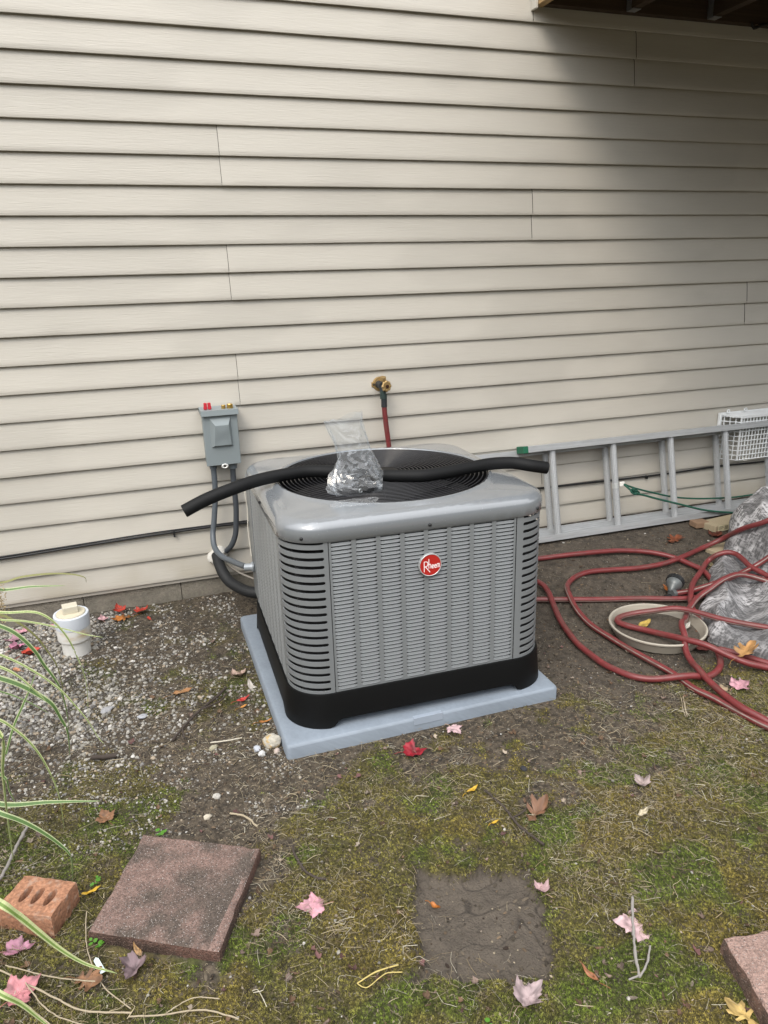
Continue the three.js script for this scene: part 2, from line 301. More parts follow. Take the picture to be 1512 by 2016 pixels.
  function louverPanel(turn, singles) {
    const g = new THREE.Group(); g.name = 'louver_panel'; g.rotation.y = turn; unit.add(g);
    const fr = [], z0 = HW - 0.0035, z1 = HW - 0.0005, h = PW / 2, side = (cp - lw) / 2;
    for (let c = 0; c <= cols; c++) { const x = -h + c * cp; fr.push(box(Math.max(-h, x - side - 0.0005), Math.min(h, x + side + 0.0005), Y(Y0), Y(Y0 + PH), z0, z1)); }
    const lo = Y0 + 0.0085, hi = lo + nrow * rp;
    for (let c = 0; c < cols; c++) { const x = -h + (c + 0.5) * cp; fr.push(box(x - lw / 2 + 0.0006, x + lw / 2 - 0.0006, Y(Y0), Y(lo), z0, z1), box(x - lw / 2 + 0.0006, x + lw / 2 - 0.0006, Y(hi), Y(Y0 + PH), z0, z1)); }
    M('panel_sheet', fr, paintFlat, g);
    const rest = [];
    let k = 0;
    for (let r = 0; r < nrow; r++) for (let c = 0; c < cols; c++) {
      const x = -h + (c + 0.5) * cp, y = Y(lo + r * rp);
      if (singles && k < 300) { const m = M('louver', louver, paintFlat, g); m.position.set(x, y, HW - 0.001); k++; }
      else rest.push(louver.clone().translate(x, y, HW - 0.001));
    }
    M('louver_rows', rest, paintFlat, g).userData.kind = 'stuff';
    return g;
  }
  louverPanel(0, true);
  louverPanel(-Math.PI / 2, false); louverPanel(Math.PI / 2, false);
  // corner guards with curved slots
  function corner(turn) {
    const w = HW, flat = HW - RC - PW / 2 - 0.0025, arc = Math.PI / 2 * RC, L = 2 * flat + arc, n = 40, r = 0.0054, s0 = 0.022, s1 = L - 0.012;
    const at = (s, off) => { let x, z, nx, nz; if (s < flat) { x = w - RC - flat + s; z = w; nx = 0; nz = 1; } else if (s < flat + arc) { const t = (s - flat) / RC; x = w - RC + RC * Math.sin(t); z = w - RC + RC * Math.cos(t); nx = Math.sin(t); nz = Math.cos(t); } else { x = w; z = w - RC - (s - flat - arc); nx = 1; nz = 0; } return [x - nx * off, z - nz * off]; };
    const ss = []; for (let i = 0; i <= n; i++) ss.push(L * i / n);
    for (const e of [s0, s1]) for (const d of [0, 0.2, 0.6, 1, 1.6]) ss.push(e + (e === s0 ? d : -d) * r); ss.sort((a, b) => a - b);
    const hh = (s) => { const d = Math.min(s - s0, s1 - s); return d <= 0 ? 0 : d >= r ? r : Math.sqrt(r * r - (r - d) ** 2); };
    const yb = Y(0.1545), yt = Y(0.645), first = Y(0.1685), pitch = 0.0246, parts = [];
    for (let k = 0; k <= 20; k++) {
      const lo = (s) => k === 0 ? yb : first + (k - 1) * pitch + hh(s), hi = (s) => k === 20 ? yt : first + k * pitch - hh(s);
      const row = (f, off) => ss.map((s) => { const [x, z] = at(s, off); return [x, f(s), z]; });
      parts.push(toCreasedNormals(sheet([row(lo, 0.004), row(lo, 0.0), row(hi, 0.0), row(hi, 0.004)]), 0.6));
    }
    const g = mg(parts); g.rotateY(turn); M('corner_guard', g, paintFlat, unit);
  }
  corner(0); corner(-Math.PI / 2); corner(Math.PI / 2);
  M('service_post', [box(-HW, -HW + 0.12, Y(0.1545), Y(0.645), -HW, -HW + 0.10, 0.006), box(-HW - 0.002, -HW + 0.004, Y(0.16), Y(0.64), -HW + 0.104, -HW + 0.13, 0.001)], paintFlat, unit);
  M('hanging_wire', tube([[-HW - 0.004, Y(0.635), -HW + 0.02], [-HW - 0.008, Y(0.57), -HW + 0.03], [-HW - 0.003, Y(0.51), -HW + 0.025], [-HW - 0.007, Y(0.43), -HW + 0.02], [-HW - 0.004, Y(0.32), -HW + 0.03]], 0.0022), mat('#d8d4c8', 0.5), unit);
  M('conduit_fitting', [rod([-HW - 0.034, Y(0.287), -0.366], [-HW + 0.002, Y(0.292), -0.345], 0.0145, 16), rod([-HW - 0.010, Y(0.290), -0.351], [-HW - 0.001, Y(0.292), -0.347], 0.02, 6)], mat('#a7adb2', 0.4, { metalness: 0.4 }), unit);
  // fan guard
  {
    const gy = 0.7055, wires = [], dome = (r) => gy + 0.006 * (1 - (r / 0.355) ** 2);
    for (let i = 0; i < 23; i++) { const r = 0.054 + i * 0.0137; wires.push(new THREE.TorusGeometry(r, 0.0017, 5, 112).rotateX(Math.PI / 2).translate(0, Y(dome(r)), 0)); }
    for (let k = 0; k < 8; k++) { const a = (k + 0.35) * Math.PI / 4, pts = []; for (let i = 0; i <= 10; i++) { const r = 0.05 + i * 0.0307; pts.push([r * Math.cos(a), Y(dome(r) - 0.0033), r * Math.sin(a)]); } wires.push(tube(pts, 0.0022, 20, 6)); }
    M('fan_guard', wires, mat(lin(0.03, 0.03, 0.033), 0.2), unit);
    M('motor_cap', [cyl(0.052, 0.05, 0.012, 32).translate(0, Y(gy + 0.002), 0)], dim(lin(0.004, 0.004, 0.0045), 0.5, 0.5), unit);
    for (let k = 0; k < 3; k++) { const b = new THREE.BoxGeometry(0.24, 0.003, 0.16, 6, 1, 4).translate(0.18, 0, 0), p = b.attributes.position; for (let i = 0; i < p.count; i++) { const u = p.getZ(i) / 0.16; p.setY(i, p.getY(i) + u * 0.07 + 0.02 * u * u); } b.rotateY(k * Math.PI * 2 / 3 + 0.5).translate(0, Y(0.58), 0); b.computeVertexNormals(); M('fan_blade', b, dim(lin(0.004, 0.004, 0.0055), 0.45, 0.4), unit); }
    M('shroud', [new THREE.CylinderGeometry(0.3572, 0.3555, 0.16, 64, 1, true).translate(0, Y(0.622), 0), cyl(0.352, 0.352, 0.006, 48).translate(0, Y(0.52), 0)], new THREE.MeshPhysicalMaterial({ color: lin(0.003, 0.003, 0.0035), roughness: 0.8, specularIntensity: 0.3, side: THREE.DoubleSide }), unit);
  }
  // badge
  {
    const c = document.createElement('canvas'); c.width = c.height = 256; const k = c.getContext('2d');
    k.fillStyle = '#b3231d'; k.fillRect(0, 0, 256, 256); k.fillStyle = '#fff'; k.strokeStyle = '#fff'; k.lineWidth = 9; k.lineCap = 'butt';
    k.beginPath(); k.moveTo(52, 206); k.lineTo(52, 78); k.stroke();
    k.lineWidth = 9; k.beginPath(); k.moveTo(50, 82); k.lineTo(72, 82); k.bezierCurveTo(106, 84, 106, 138, 70, 141); k.lineTo(54, 141); k.stroke();
    k.beginPath(); k.moveTo(66, 141); k.lineTo(122, 214); k.stroke();
    k.lineWidth = 8; k.beginPath(); k.moveTo(108, 52); k.lineTo(108, 170); k.stroke();
    k.beginPath(); k.moveTo(108, 132); k.bezierCurveTo(112, 112, 132, 110, 132, 132); k.lineTo(132, 170); k.stroke();
    k.save(); k.translate(138, 171); k.scale(0.68, 1); k.font = 'bold 84px sans-serif'; k.textBaseline = 'alphabetic'; k.fillText('e', 0, 0); k.fillText('e', 47, 0); k.restore();
    k.lineWidth = 7; for (const x of [206, 222, 238]) { k.beginPath(); k.moveTo(x, 170); k.lineTo(x, 128); k.stroke(); } k.lineWidth = 7; k.beginPath(); k.moveTo(206, 132); k.bezierCurveTo(210, 116, 222, 118, 222, 134); k.moveTo(222, 132); k.bezierCurveTo(226, 116, 238, 118, 238, 134); k.stroke();
    const t = new THREE.CanvasTexture(c); t.colorSpace = THREE.SRGBColorSpace;
    const b = new THREE.Group(); b.name = 'badge'; b.position.set(0.009, Y(0.527), HW + 0.006); unit.add(b);
    M('badge_rim', [cyl(0.0355, 0.036, 0.008, 40).rotateX(Math.PI / 2), new THREE.TorusGeometry(0.0342, 0.0018, 8, 48).translate(0, 0, 0.004)], mat('#c9cbcc', 0.3, { metalness: 0.5 }), b);
    M('badge_face', new THREE.CircleGeometry(0.0335, 40).translate(0, 0, 0.0046), new THREE.MeshPhysicalMaterial({ map: t, roughness: 0.35, clearcoat: 0.6, clearcoatRoughness: 0.15 }), b);
  }
}
// ------------------------------------------------------------------ foam tube on the unit
const foam = dim(lin(0.006, 0.0064, 0.007), 0.65, 0.55);
{
  const t = thing('pipe_insulation', 'long black foam pipe insulation tube lying across the top of the unit', 'foam tube');
  const c = curve([[0.098, 0.664, 0.85], [0.17, 0.694, 0.85], [0.253, 0.717, 0.845], [0.338, 0.729, 0.82], [0.428, 0.733, 0.80], [0.515, 0.733, 0.79], [0.593, 0.731, 0.825], [0.722, 0.728, 0.925], [0.806, 0.728, 0.97], [0.844, 0.728, 0.985], [0.929, 0.729, 0.98], [1.02, 0.731, 0.965], [1.11, 0.733, 0.955], [1.187, 0.731, 0.97], [1.233, 0.724, 1.0], [1.29, 0.712, 1.01]]);
  M('tube_wall', tube(c, 0.0208, 120, 22), foam, t);
  for (const [u, s] of [[0, -1], [1, 1]]) {
    const p = c.getPoint(u), d = c.getTangent(u).multiplyScalar(s), q = new THREE.Quaternion().setFromUnitVectors(V(0, 0, 1), d);
    const g = mg([new THREE.RingGeometry(0.0115, 0.0208, 24), new THREE.CylinderGeometry(0.0115, 0.0115, 0.02, 20, 1, true).rotateX(Math.PI / 2).translate(0, 0, -0.01), new THREE.CircleGeometry(0.0115, 20).translate(0, 0, -0.02)]).applyQuaternion(q).translate(p.x, p.y, p.z);
    M('tube_end', g, mat(lin(0.014, 0.014, 0.015), 0.85, { side: THREE.DoubleSide }), t);
  }
}
// ------------------------------------------------------------------ clear plastic bag with a black ball
{
  const film = new THREE.MeshPhysicalMaterial({ color: lin(0.93, 0.95, 0.97), transmission: 0.93, thickness: 0, roughness: 0.07, ior: 1.55, specularIntensity: 1, side: THREE.DoubleSide });
  const bag = thing('plastic_bag', 'crumpled clear plastic bag standing on the fan guard with a black ball inside', 'plastic bag');
  const lev = [[0.703, 0.612, 0.060, 0.030], [0.706, 0.612, 0.074, 0.046], [0.725, 0.614, 0.080, 0.050], [0.75, 0.617, 0.074, 0.044], [0.78, 0.619, 0.062, 0.034], [0.81, 0.618, 0.050, 0.022], [0.84, 0.613, 0.048, 0.016], [0.87, 0.605, 0.051, 0.013], [0.90, 0.595, 0.054, 0.011], [0.925, 0.588, 0.056, 0.010], [0.94, 0.584, 0.057, 0.009]];
  const rows = [], n = 40, m = 30;
  const ridge = (a, b) => 1 - Math.abs(2 * fbm(a, b, 3) - 1);
  for (let j = 0; j <= m; j++) {
    const f = j / m * (lev.length - 1), k = Math.min(lev.length - 2, Math.floor(f)), t = f - k, L = lev[k].map((v, i) => mix(v, lev[k + 1][i], t)), r = [];
    for (let i = 0; i < n; i++) {
      const a = (i + (j % 2) * 0.5) / n * Math.PI * 2, cx = Math.cos(a), cz = Math.sin(a), lv = j / m;
      const cr = (ridge(cx * 1.9 + lv * 2.5 + 4, cz * 1.9 + lv * 3.5) - 0.62) * 0.052 * (1.1 - 0.8 * lv) + (hash(i * 7 + 3, j * 13 + 5) - 0.5) * 0.0055 * Math.pow(1.05 - lv, 1.6);
      const top = j === m ? 0.012 * (noise(i * 0.35, 3) - 0.3) + 0.014 * cx : 0;
      r.push([L[1] + Math.sign(cx) * Math.pow(Math.abs(cx), 0.7) * L[2] + cx * cr, Math.max(0.7015, L[0] + top + (j < 4 ? 0.5 * cr : cr * 0.4)), 1.0 + Math.sign(cz) * Math.pow(Math.abs(cz), 0.8) * L[3] + cz * cr * (1.1 - 0.4 * lv)]);
    }
    rows.push(r);
  }
  M('film', toCreasedNormals(sheet(rows, true), 0.3), film, bag);
  const fl = []; for (let j = 0; j <= 10; j++) { const r = []; for (let i = 0; i <= 18; i++) { const u = i / 18, v = j / 10; r.push([mix(0.505, 0.64, u) + 0.01 * Math.sin(v * 7), 0.7095 + 0.007 * ridge(u * 6 + 3, v * 6), mix(1.10, 1.172, v) + 0.02 * (u - 0.5)]); } fl.push(r); }
  M('loose_flap', toCreasedNormals(sheet(fl), 0.3), film, bag);
  const ball = thing('rubber_ball', 'shiny black ball lying inside the clear plastic bag', 'ball');
  M('ball_shell', new THREE.SphereGeometry(0.029, 28, 20).scale(1, 0.97, 1).translate(0.648, 0.731, 1.018), mat(lin(0.008, 0.008, 0.009), 0.22), ball);
  M('ball_stem', new THREE.TorusGeometry(0.006, 0.0022, 8, 16).rotateY(0.4).translate(0.622, 0.716, 1.03), mat('#b9bcbb', 0.25, { metalness: 0.6 }), ball);
}

// ------------------------------------------------------------------ disconnect box, conduits, line set
{
  const steel = new THREE.MeshStandardMaterial({ color: lin(0.235, 0.27, 0.28), roughness: 0.45 });
  const b = thing('disconnect_box', 'grey metal electrical disconnect box with raised cover on the siding', 'electrical box');
  M('case', [box(0.246, 0.381, 0.62, 0.832, 0.006, 0.088, 0.003)], steel, b);
  M('cover', [box(0.2425, 0.3835, 0.618, 0.8275, 0.0885, 0.098, 0.003)], steel, b);
  const hood = new THREE.Shape(); hood.moveTo(0.006, 0.832); hood.lineTo(0.006, 0.852); hood.lineTo(0.108, 0.848); hood.lineTo(0.111, 0.829); hood.lineTo(0.104, 0.829); hood.lineTo(0.104, 0.832);
  M('hood', new THREE.ExtrudeGeometry(hood, { depth: 0.148, bevelEnabled: true, bevelSize: 0.0012, bevelThickness: 0.0012, bevelSegments: 1 }).rotateY(-Math.PI / 2).translate(0.387, 0, 0), new THREE.MeshStandardMaterial({ color: lin(0.235, 0.27, 0.28), roughness: 0.45, side: THREE.DoubleSide }), b);
  // raised panel
  const o = [[0.268, 0.694], [0.357, 0.694], [0.355, 0.82], [0.268, 0.82]], n = [[0.281, 0.704], [0.349, 0.704], [0.343, 0.788], [0.289, 0.788]], pos = [], z0 = 0.097, z1 = 0.118;
  const rws = [o.map(([x, y]) => [x, y, z0]), n.map(([x, y], i) => [x, y, i < 2 ? 0.111 : z1])].map((r) => { const q = []; for (let i = 0; i < 4; i++) for (let k = 0; k < 4; k++) { const a = r[i], c = r[(i + 1) % 4], t = k / 4; q.push(a.map((v, d) => mix(v, c[d], t))); } return q; });
  rws.push(rws[1].map(([x, y, z]) => [mix(x, 0.315, 0.5), mix(y, 0.745, 0.5), z + 0.0004])); rws.push(rws[1].map(([x, y, z]) => [0.315, 0.745, z1 - 0.003]));
  M('raised_panel', toCreasedNormals(sheet(rws, true), 0.5), steel, b);
  M('lock_tab', [new THREE.TorusGeometry(0.009, 0.0035, 8, 20).scale(1.15, 0.85, 1).translate(0.315, 0.614, 0.1)], mat('#e6e6e2', 0.35, { metalness: 0.3 }), b);
  M('hub', [cyl(0.017, 0.014, 0.022, 20).translate(0.27, 0.609, 0.062)], mat(lin(0.13, 0.15, 0.17), 0.5), b);
  M('hub', [cyl(0.021, 0.017, 0.028, 20).translate(0.352, 0.606, 0.058)], mat(lin(0.17, 0.2, 0.22), 0.5), b);
  const red = mat(lin(0.55, 0.03, 0.045), 0.4);
  for (const [i, x] of [[0, 0.2605], [1, 0.2775]]) {
    const w = thing('wire_connector', i ? 'red wire connector on the box, the one closer to the brass nuts' : 'red wire connector at the outer end of the box hood', 'wire connector', null, [x, 0.8515, 0.082]);
    M('shell', [box(-0.0065, 0.0065, 0, 0.027, -0.006, 0.006, 0.002), box(-0.0075, 0.0075, 0.002, 0.012, -0.0045, 0.0045, 0.0015)], red, w);
    w.rotation.z = i ? 0.05 : -0.03;
  }
  const brass = mat(lin(0.62, 0.42, 0.13), 0.3, { metalness: 0.85 });
  for (const [x, r, h, l] of [[0.3325, 0.0095, 0.012, 'small brass flare nut beside the larger one on the box'], [0.359, 0.0135, 0.015, 'larger brass flare nut at the right end of the box hood']]) {
    const w = thing('brass_nut', l, 'brass nut', null, [x, 0.8505, 0.082]); M('hex_body', [cyl(r, r, h, 6).translate(0, h / 2, 0)], brass, w); M('collar', [cyl(r * 0.75, r * 0.85, 0.003, 20).translate(0, h + 0.0012, 0)], brass, w);
  }
  const whip = new THREE.MeshStandardMaterial({ color: lin(0.095, 0.11, 0.125), roughness: 0.4 });
  const w1 = thing('flexible_conduit', 'grey flexible conduit curving from the box to the unit', 'conduit');
  M('sheath', tube([[0.27, 0.6, 0.063], [0.27, 0.548, 0.065], [0.266, 0.481, 0.066], [0.25, 0.376, 0.075], [0.238, 0.318, 0.09], [0.236, 0.278, 0.13], [0.254, 0.259, 0.2], [0.286, 0.264, 0.29], [0.308, 0.278, 0.38], [0.322, 0.287, 0.43]], 0.0118, 90, 16), whip, w1);
  const w2 = thing('straight_conduit', 'dark conduit dropping from the box into the foam sealed hole', 'conduit');
  M('sheath', tube([[0.35, 0.595, 0.06], [0.349, 0.523, 0.06], [0.349, 0.422, 0.06], [0.344, 0.358, 0.06], [0.335, 0.295, 0.06], [0.314, 0.246, 0.055], [0.292, 0.216, 0.035]], 0.012, 70, 16), mat(lin(0.06, 0.068, 0.078), 0.45), w2);
  const foamBlob = new THREE.IcosahedronGeometry(1, 5); { const p = foamBlob.attributes.position; for (let i = 0; i < p.count; i++) { const v = V(p.getX(i), p.getY(i), p.getZ(i)), k = 1 + 0.28 * (fbm(v.x * 2 + 5, v.y * 2 + v.z * 2, 3) - 0.5) + 0.1 * (fbm(v.x * 7, v.y * 7 + v.z * 5, 2) - 0.5); v.multiplyScalar(k); p.setXYZ(i, v.x * 0.048, v.y * 0.038, v.z * 0.036); } foamBlob.computeVertexNormals(); foamBlob.rotateZ(0.5); }
  const s = thing('sealant_foam', 'white lumpy foam sealing the pipe hole in the siding', 'sealant foam', null, [0.257, 0.197, 0.014]);
  M('lump', foamBlob, mat(lin(0.62, 0.60, 0.55), 0.8), s);
  const ls = thing('line_set', 'thick black insulated pipe from the wall hole to behind the unit', 'pipe');
  M('insulation', tube([[0.25, 0.205, 0.035], [0.252, 0.182, 0.085], [0.261, 0.154, 0.125], [0.278, 0.128, 0.16], [0.31, 0.112, 0.21], [0.35, 0.105, 0.26], [0.43, 0.10, 0.30], [0.52, 0.10, 0.31]], 0.0235, 70, 18), mat(lin(0.011, 0.012, 0.013), 0.65), ls);
  const cu = thing('small_tube', 'thin dull metal tube slanting from the foam to the unit', 'metal tube');
  M('tube_wall', tube([[0.275, 0.178, 0.04], [0.302, 0.158, 0.09], [0.345, 0.14, 0.15], [0.43, 0.12, 0.23], [0.5, 0.115, 0.26]], 0.0052, 40, 10), mat(lin(0.3, 0.27, 0.23), 0.4, { metalness: 0.4 }), cu);
  const cab = thing('black_cable', 'thin black cable running along the siding behind the unit', 'cable');
  const cm = mat(lin(0.012, 0.012, 0.013), 0.5);
  M('wire', tube([[-1.4, 0.30, 0.019], [-0.596, 0.309, 0.02], [-0.301, 0.319, 0.02], [0.015, 0.328, 0.02], [0.238, 0.332, 0.019], [0.381, 0.33, 0.019], [0.9, 0.322, 0.019], [1.854, 0.315, 0.019], [2.558, 0.305, 0.019], [2.974, 0.309, 0.019], [3.318, 0.303, 0.019], [4.5, 0.31, 0.019]], 0.005, 160, 8), cm, cab);
  M('wire', tube([[-1.4, 0.31, 0.017], [-0.596, 0.317, 0.017], [-0.45, 0.3215, 0.016], [-0.301, 0.3262, 0.015], [0.015, 0.3365, 0.015], [0.4, 0.3375, 0.014]], 0.003, 60, 6), cm, cab);
  for (const x of [0.083, 2.5]) M('clip', [box(x - 0.004, x + 0.004, x > 1 ? 0.292 : 0.308, x > 1 ? 0.31 : 0.337, 0.012, 0.0265, 0.001)], cm, cab);
}
// ------------------------------------------------------------------ wall tap
{
  const br = mat(lin(0.5, 0.34, 0.15), 0.42, { metalness: 0.6 }), dk = mat(lin(0.035, 0.04, 0.045), 0.5, { metalness: 0.3 }), gn = mat(lin(0.045, 0.07, 0.065), 0.5, { metalness: 0.3 });
  const t = thing('wall_tap', 'brass outdoor tap on the siding above the unit', 'tap', null, [1.03, 0.893, 0]);
  M('flange', [cyl(0.03, 0.033, 0.008, 28).rotateX(Math.PI / 2).translate(0, 0, 0.018), box(-0.038, 0.038, -0.011, 0.011, 0.014, 0.021, 0.002), cyl(0.014, 0.016, 0.02, 8).rotateX(0.3).translate(0.012, 0.022, 0.028)], br, t);
  M('screw', new THREE.SphereGeometry(0.005, 10, 8).translate(-0.029, 0, 0.022), mat('#1a1512', 0.5), t);
  M('body', [cyl(0.014, 0.017, 0.05, 20).rotateX(Math.PI / 2).translate(-0.006, 0, 0.045), rod([-0.006, 0.0, 0.06], [-0.002, -0.035, 0.07], 0.0125, 16)], dk, t);
  const kn = []; for (let i = 0; i < 8; i++) { const a = i / 8 * Math.PI * 2; kn.push(new THREE.SphereGeometry(0.0075, 10, 8).scale(1, 1, 0.8).translate(0.018 * Math.cos(a), 0.018 * Math.sin(a), 0)); }
  M('handwheel', [cyl(0.019, 0.019, 0.009, 28).rotateX(Math.PI / 2), new THREE.TorusGeometry(0.0175, 0.0052, 8, 32), ...kn].map((g) => g.rotateY(0.25).translate(0.006, -0.001, 0.092)), br, t);
  M('wheel_nut', [cyl(0.0075, 0.0075, 0.004, 16).rotateX(Math.PI / 2).translate(0, 0, 0.0075).rotateY(0.25).translate(0.006, -0.001, 0.092)], mat('#3b2317', 0.5), t);
  M('hose_ferrule', [cyl(0.0128, 0.0132, 0.04, 20).translate(0.0005, -0.074, 0.07)], dk, t);
  M('outlet', [cyl(0.0135, 0.0135, 0.016, 20).translate(-0.003, -0.03, 0.07), cyl(0.0165, 0.0155, 0.02, 12).translate(-0.002, -0.048, 0.07)], gn, t);
}

// ------------------------------------------------------------------ hoses
const hoseT = tex(256, 128, (u, v, x, y) => {
  const n = 0.75 + 0.5 * fbm(u * 24, v * 8, 3, 24, 8), d = sm((fbm(u * 9 + 4, v * 4, 3, 9, 4) - 0.52) / 0.2) * 0.35, w = Math.abs(v - 0.5);
  let c = [0.185 * n, 0.034 * n, 0.035 * n];
  if (w < 0.035) c = [0.30 * n, 0.215 * n, 0.19 * n]; else if (w < 0.05) c = [0.07, 0.012, 0.012];
  return [mix(c[0], 0.12, d), mix(c[1], 0.085, d), mix(c[2], 0.07, d)];
});
const hoseM = () => new THREE.MeshStandardMaterial({ map: hoseT, roughness: 0.4 });
const hoseTube = (pts, seg, off) => { const c = curve(pts), g = new THREE.TubeGeometry(c, seg, 0.0115, 14), uv = g.attributes.uv, L = c.getLength(); for (let i = 0; i < uv.count; i++) uv.setXY(i, uv.getX(i) * L * 2.2, uv.getY(i) + off); return g; };
{
  const h1 = thing('garden_hose', 'dusty red garden hose from the wall tap past the unit into the tan saucer', 'garden hose');
  M('hose_body', hoseTube([[1.03, 0.818, 0.07], [1.033, 0.76, 0.07], [1.047, 0.628, 0.07], [1.07, 0.4, 0.08], [1.15, 0.15, 0.12], [1.3, 0.065, 0.22], [1.48, 0.08, 0.31],
    [1.658, 0.09, 0.359], [1.854, 0.104, 0.41], [2.055, 0.1, 0.442], [2.181, 0.092, 0.501], [2.251, 0.080, 0.572], [2.277, 0.071, 0.637], [2.295, 0.062, 0.697], [2.28, 0.05, 0.765], [2.251, 0.042, 0.818], [2.192, 0.036, 0.86], [2.112, 0.034, 0.876], [2.012, 0.036, 0.855], [1.89, 0.041, 0.813], [1.723, 0.045, 0.764], [1.613, 0.046, 0.723], [1.476, 0.043, 0.659],
    [1.36, 0.035, 0.60], [1.3, 0.035, 0.52], [1.33, 0.045, 0.44], [1.43, 0.06, 0.44],
    [1.53, 0.068, 0.51], [1.55, 0.07, 0.577], [1.539, 0.066, 0.653], [1.513, 0.05, 0.737], [1.482, 0.030, 0.842], [1.464, 0.021, 0.931], [1.451, 0.016, 1.02], [1.451, 0.014, 1.099], [1.456, 0.013, 1.171], [1.475, 0.013, 1.232], [1.5, 0.013, 1.282], [1.537, 0.014, 1.315], [1.57, 0.02, 1.336], [1.621, 0.031, 1.362], [1.666, 0.031, 1.374], [1.719, 0.016, 1.376], [1.767, 0.013, 1.364], [1.813, 0.012, 1.338], [1.851, 0.012, 1.3], [1.88, 0.012, 1.257], [1.905, 0.012, 1.232], [1.93, 0.012, 1.262], [1.965, 0.012, 1.33], [2.02, 0.014, 1.42], [2.1, 0.05, 1.53], [2.2, 0.078, 1.56], [2.24, 0.079, 1.48], [2.2, 0.079, 1.37],
    [2.092, 0.079, 1.265], [1.996, 0.078, 1.153], [1.906, 0.078, 1.01], [1.82, 0.064, 0.966], [1.757, 0.048, 0.93], [1.70, 0.042, 0.927], [1.672, 0.039, 0.946], [1.681, 0.037, 0.983], [1.717, 0.038, 1.04], [1.75, 0.046, 1.113], [1.772, 0.062, 1.194], [1.81, 0.065, 1.262], [1.855, 0.045, 1.318], [1.90, 0.03, 1.372], [1.96, 0.018, 1.41], [2.03, 0.013, 1.48], [2.1, 0.013, 1.7], [2.0, 0.013, 2.1]], 560, 0.1), hoseM(), h1);
  const h2 = thing('garden_hose', 'red garden hose ending in the spray nozzle and looping over the grey cloth', 'garden hose');
  M('hose_body', hoseTube([[2.046, 0.045, 0.83], [2.1, 0.047, 0.838], [2.165, 0.062, 0.852], [2.215, 0.088, 0.88], [2.262, 0.097, 0.884], [2.345, 0.1, 0.863], [2.43, 0.112, 0.848], [2.48, 0.155, 0.87], [2.56, 0.29, 0.93], [2.68, 0.36, 0.98], [2.78, 0.365, 0.88], [2.70, 0.36, 0.80], [2.62, 0.33, 0.80],
    [2.549, 0.285, 0.779], [2.515, 0.22, 0.68], [2.52, 0.13, 0.56], [2.44, 0.092, 0.537], [2.287, 0.086, 0.583], [2.16, 0.077, 0.602], [2.027, 0.076, 0.6], [1.904, 0.078, 0.577], [1.798, 0.078, 0.56], [1.716, 0.072, 0.577], [1.647, 0.066, 0.628], [1.606, 0.062, 0.71], [1.583, 0.042, 0.801], [1.576, 0.025, 0.912], [1.592, 0.017, 1.024], [1.607, 0.014, 1.128], [1.623, 0.013, 1.222], [1.637, 0.012, 1.303], [1.638, 0.011, 1.363], [1.639, 0.011, 1.421], [1.656, 0.012, 1.487], [1.666, 0.011, 1.545], [1.676, 0.011, 1.603], [1.692, 0.011, 1.671],
    [1.74, 0.013, 1.76], [1.83, 0.013, 1.9], [2.0, 0.013, 1.98], [2.18, 0.013, 1.9], [2.2, 0.013, 1.76], [2.08, 0.013, 1.70], [1.93, 0.013, 1.74], [1.8, 0.013, 1.76],
    [1.71, 0.018, 1.672], [1.69, 0.026, 1.634], [1.675, 0.03, 1.588], [1.674, 0.031, 1.533], [1.682, 0.03, 1.475], [1.692, 0.032, 1.415], [1.706, 0.037, 1.354], [1.735, 0.026, 1.287], [1.76, 0.036, 1.228], [1.788, 0.068, 1.185], [1.805, 0.083, 1.148], [1.83, 0.082, 1.118], [1.90, 0.05, 1.055], [1.99, 0.05, 0.975], [2.09, 0.06, 0.915], [2.147, 0.08, 0.907], [2.218, 0.112, 0.905], [2.293, 0.117, 0.899], [2.349, 0.105, 0.908], [2.399, 0.092, 0.959], [2.43, 0.087, 1.05],
    [2.46, 0.087, 1.15], [2.40, 0.087, 1.28], [2.28, 0.087, 1.28], [2.26, 0.09, 1.15], [2.36, 0.1, 1.05], [2.42, 0.1, 0.96],
    [2.414, 0.115, 0.841], [2.432, 0.122, 0.782], [2.439, 0.128, 0.727], [2.418, 0.128, 0.701], [2.382, 0.112, 0.68], [2.357, 0.085, 0.664], [2.26, 0.066, 0.725], [2.155, 0.063, 0.803], [2.092, 0.058, 0.864], [2.036, 0.036, 0.934], [2.02, 0.017, 0.985], [2.0, 0.013, 1.03]], 560, 0.62), hoseM(), h2);
  // nozzle
  const nz = thing('hose_nozzle', 'grey and black spray nozzle on the end of the red hose beside the saucer', 'hose nozzle', null, [2.036, 0.045, 0.828]);
  const gy = mat(lin(0.12, 0.13, 0.13), 0.35, { metalness: 0.2 }), bk = mat(lin(0.012, 0.013, 0.014), 0.5);
  M('collar', [cyl(0.019, 0.017, 0.02, 24).rotateZ(Math.PI / 2).rotateY(0.15).translate(-0.004, 0, 0)], gy, nz);
  const lathe = new THREE.LatheGeometry([[0.0, -0.005], [0.012, -0.004], [0.014, 0.01], [0.026, 0.024], [0.033, 0.036], [0.034, 0.052]].map(([x, y]) => new THREE.Vector2(x, y)), 28);
  const aim = new THREE.Quaternion().setFromUnitVectors(V(0, 1, 0), V(0.75, 0.42, -0.5).normalize());
  M('head', lathe.applyQuaternion(aim).translate(-0.01, 0.01, -0.008), gy, nz);
  const knob = []; for (let i = 0; i < 18; i++) { const a = i / 18 * Math.PI * 2; knob.push(box(-0.002, 0.002, 0, 0.02, 0.034, 0.0375).rotateY(a)); }
  M('dial', mg([cyl(0.0355, 0.0355, 0.02, 30).translate(0, 0.01, 0), ...knob]).translate(0, 0.05, 0).applyQuaternion(aim).translate(-0.01, 0.01, -0.008), bk, nz);
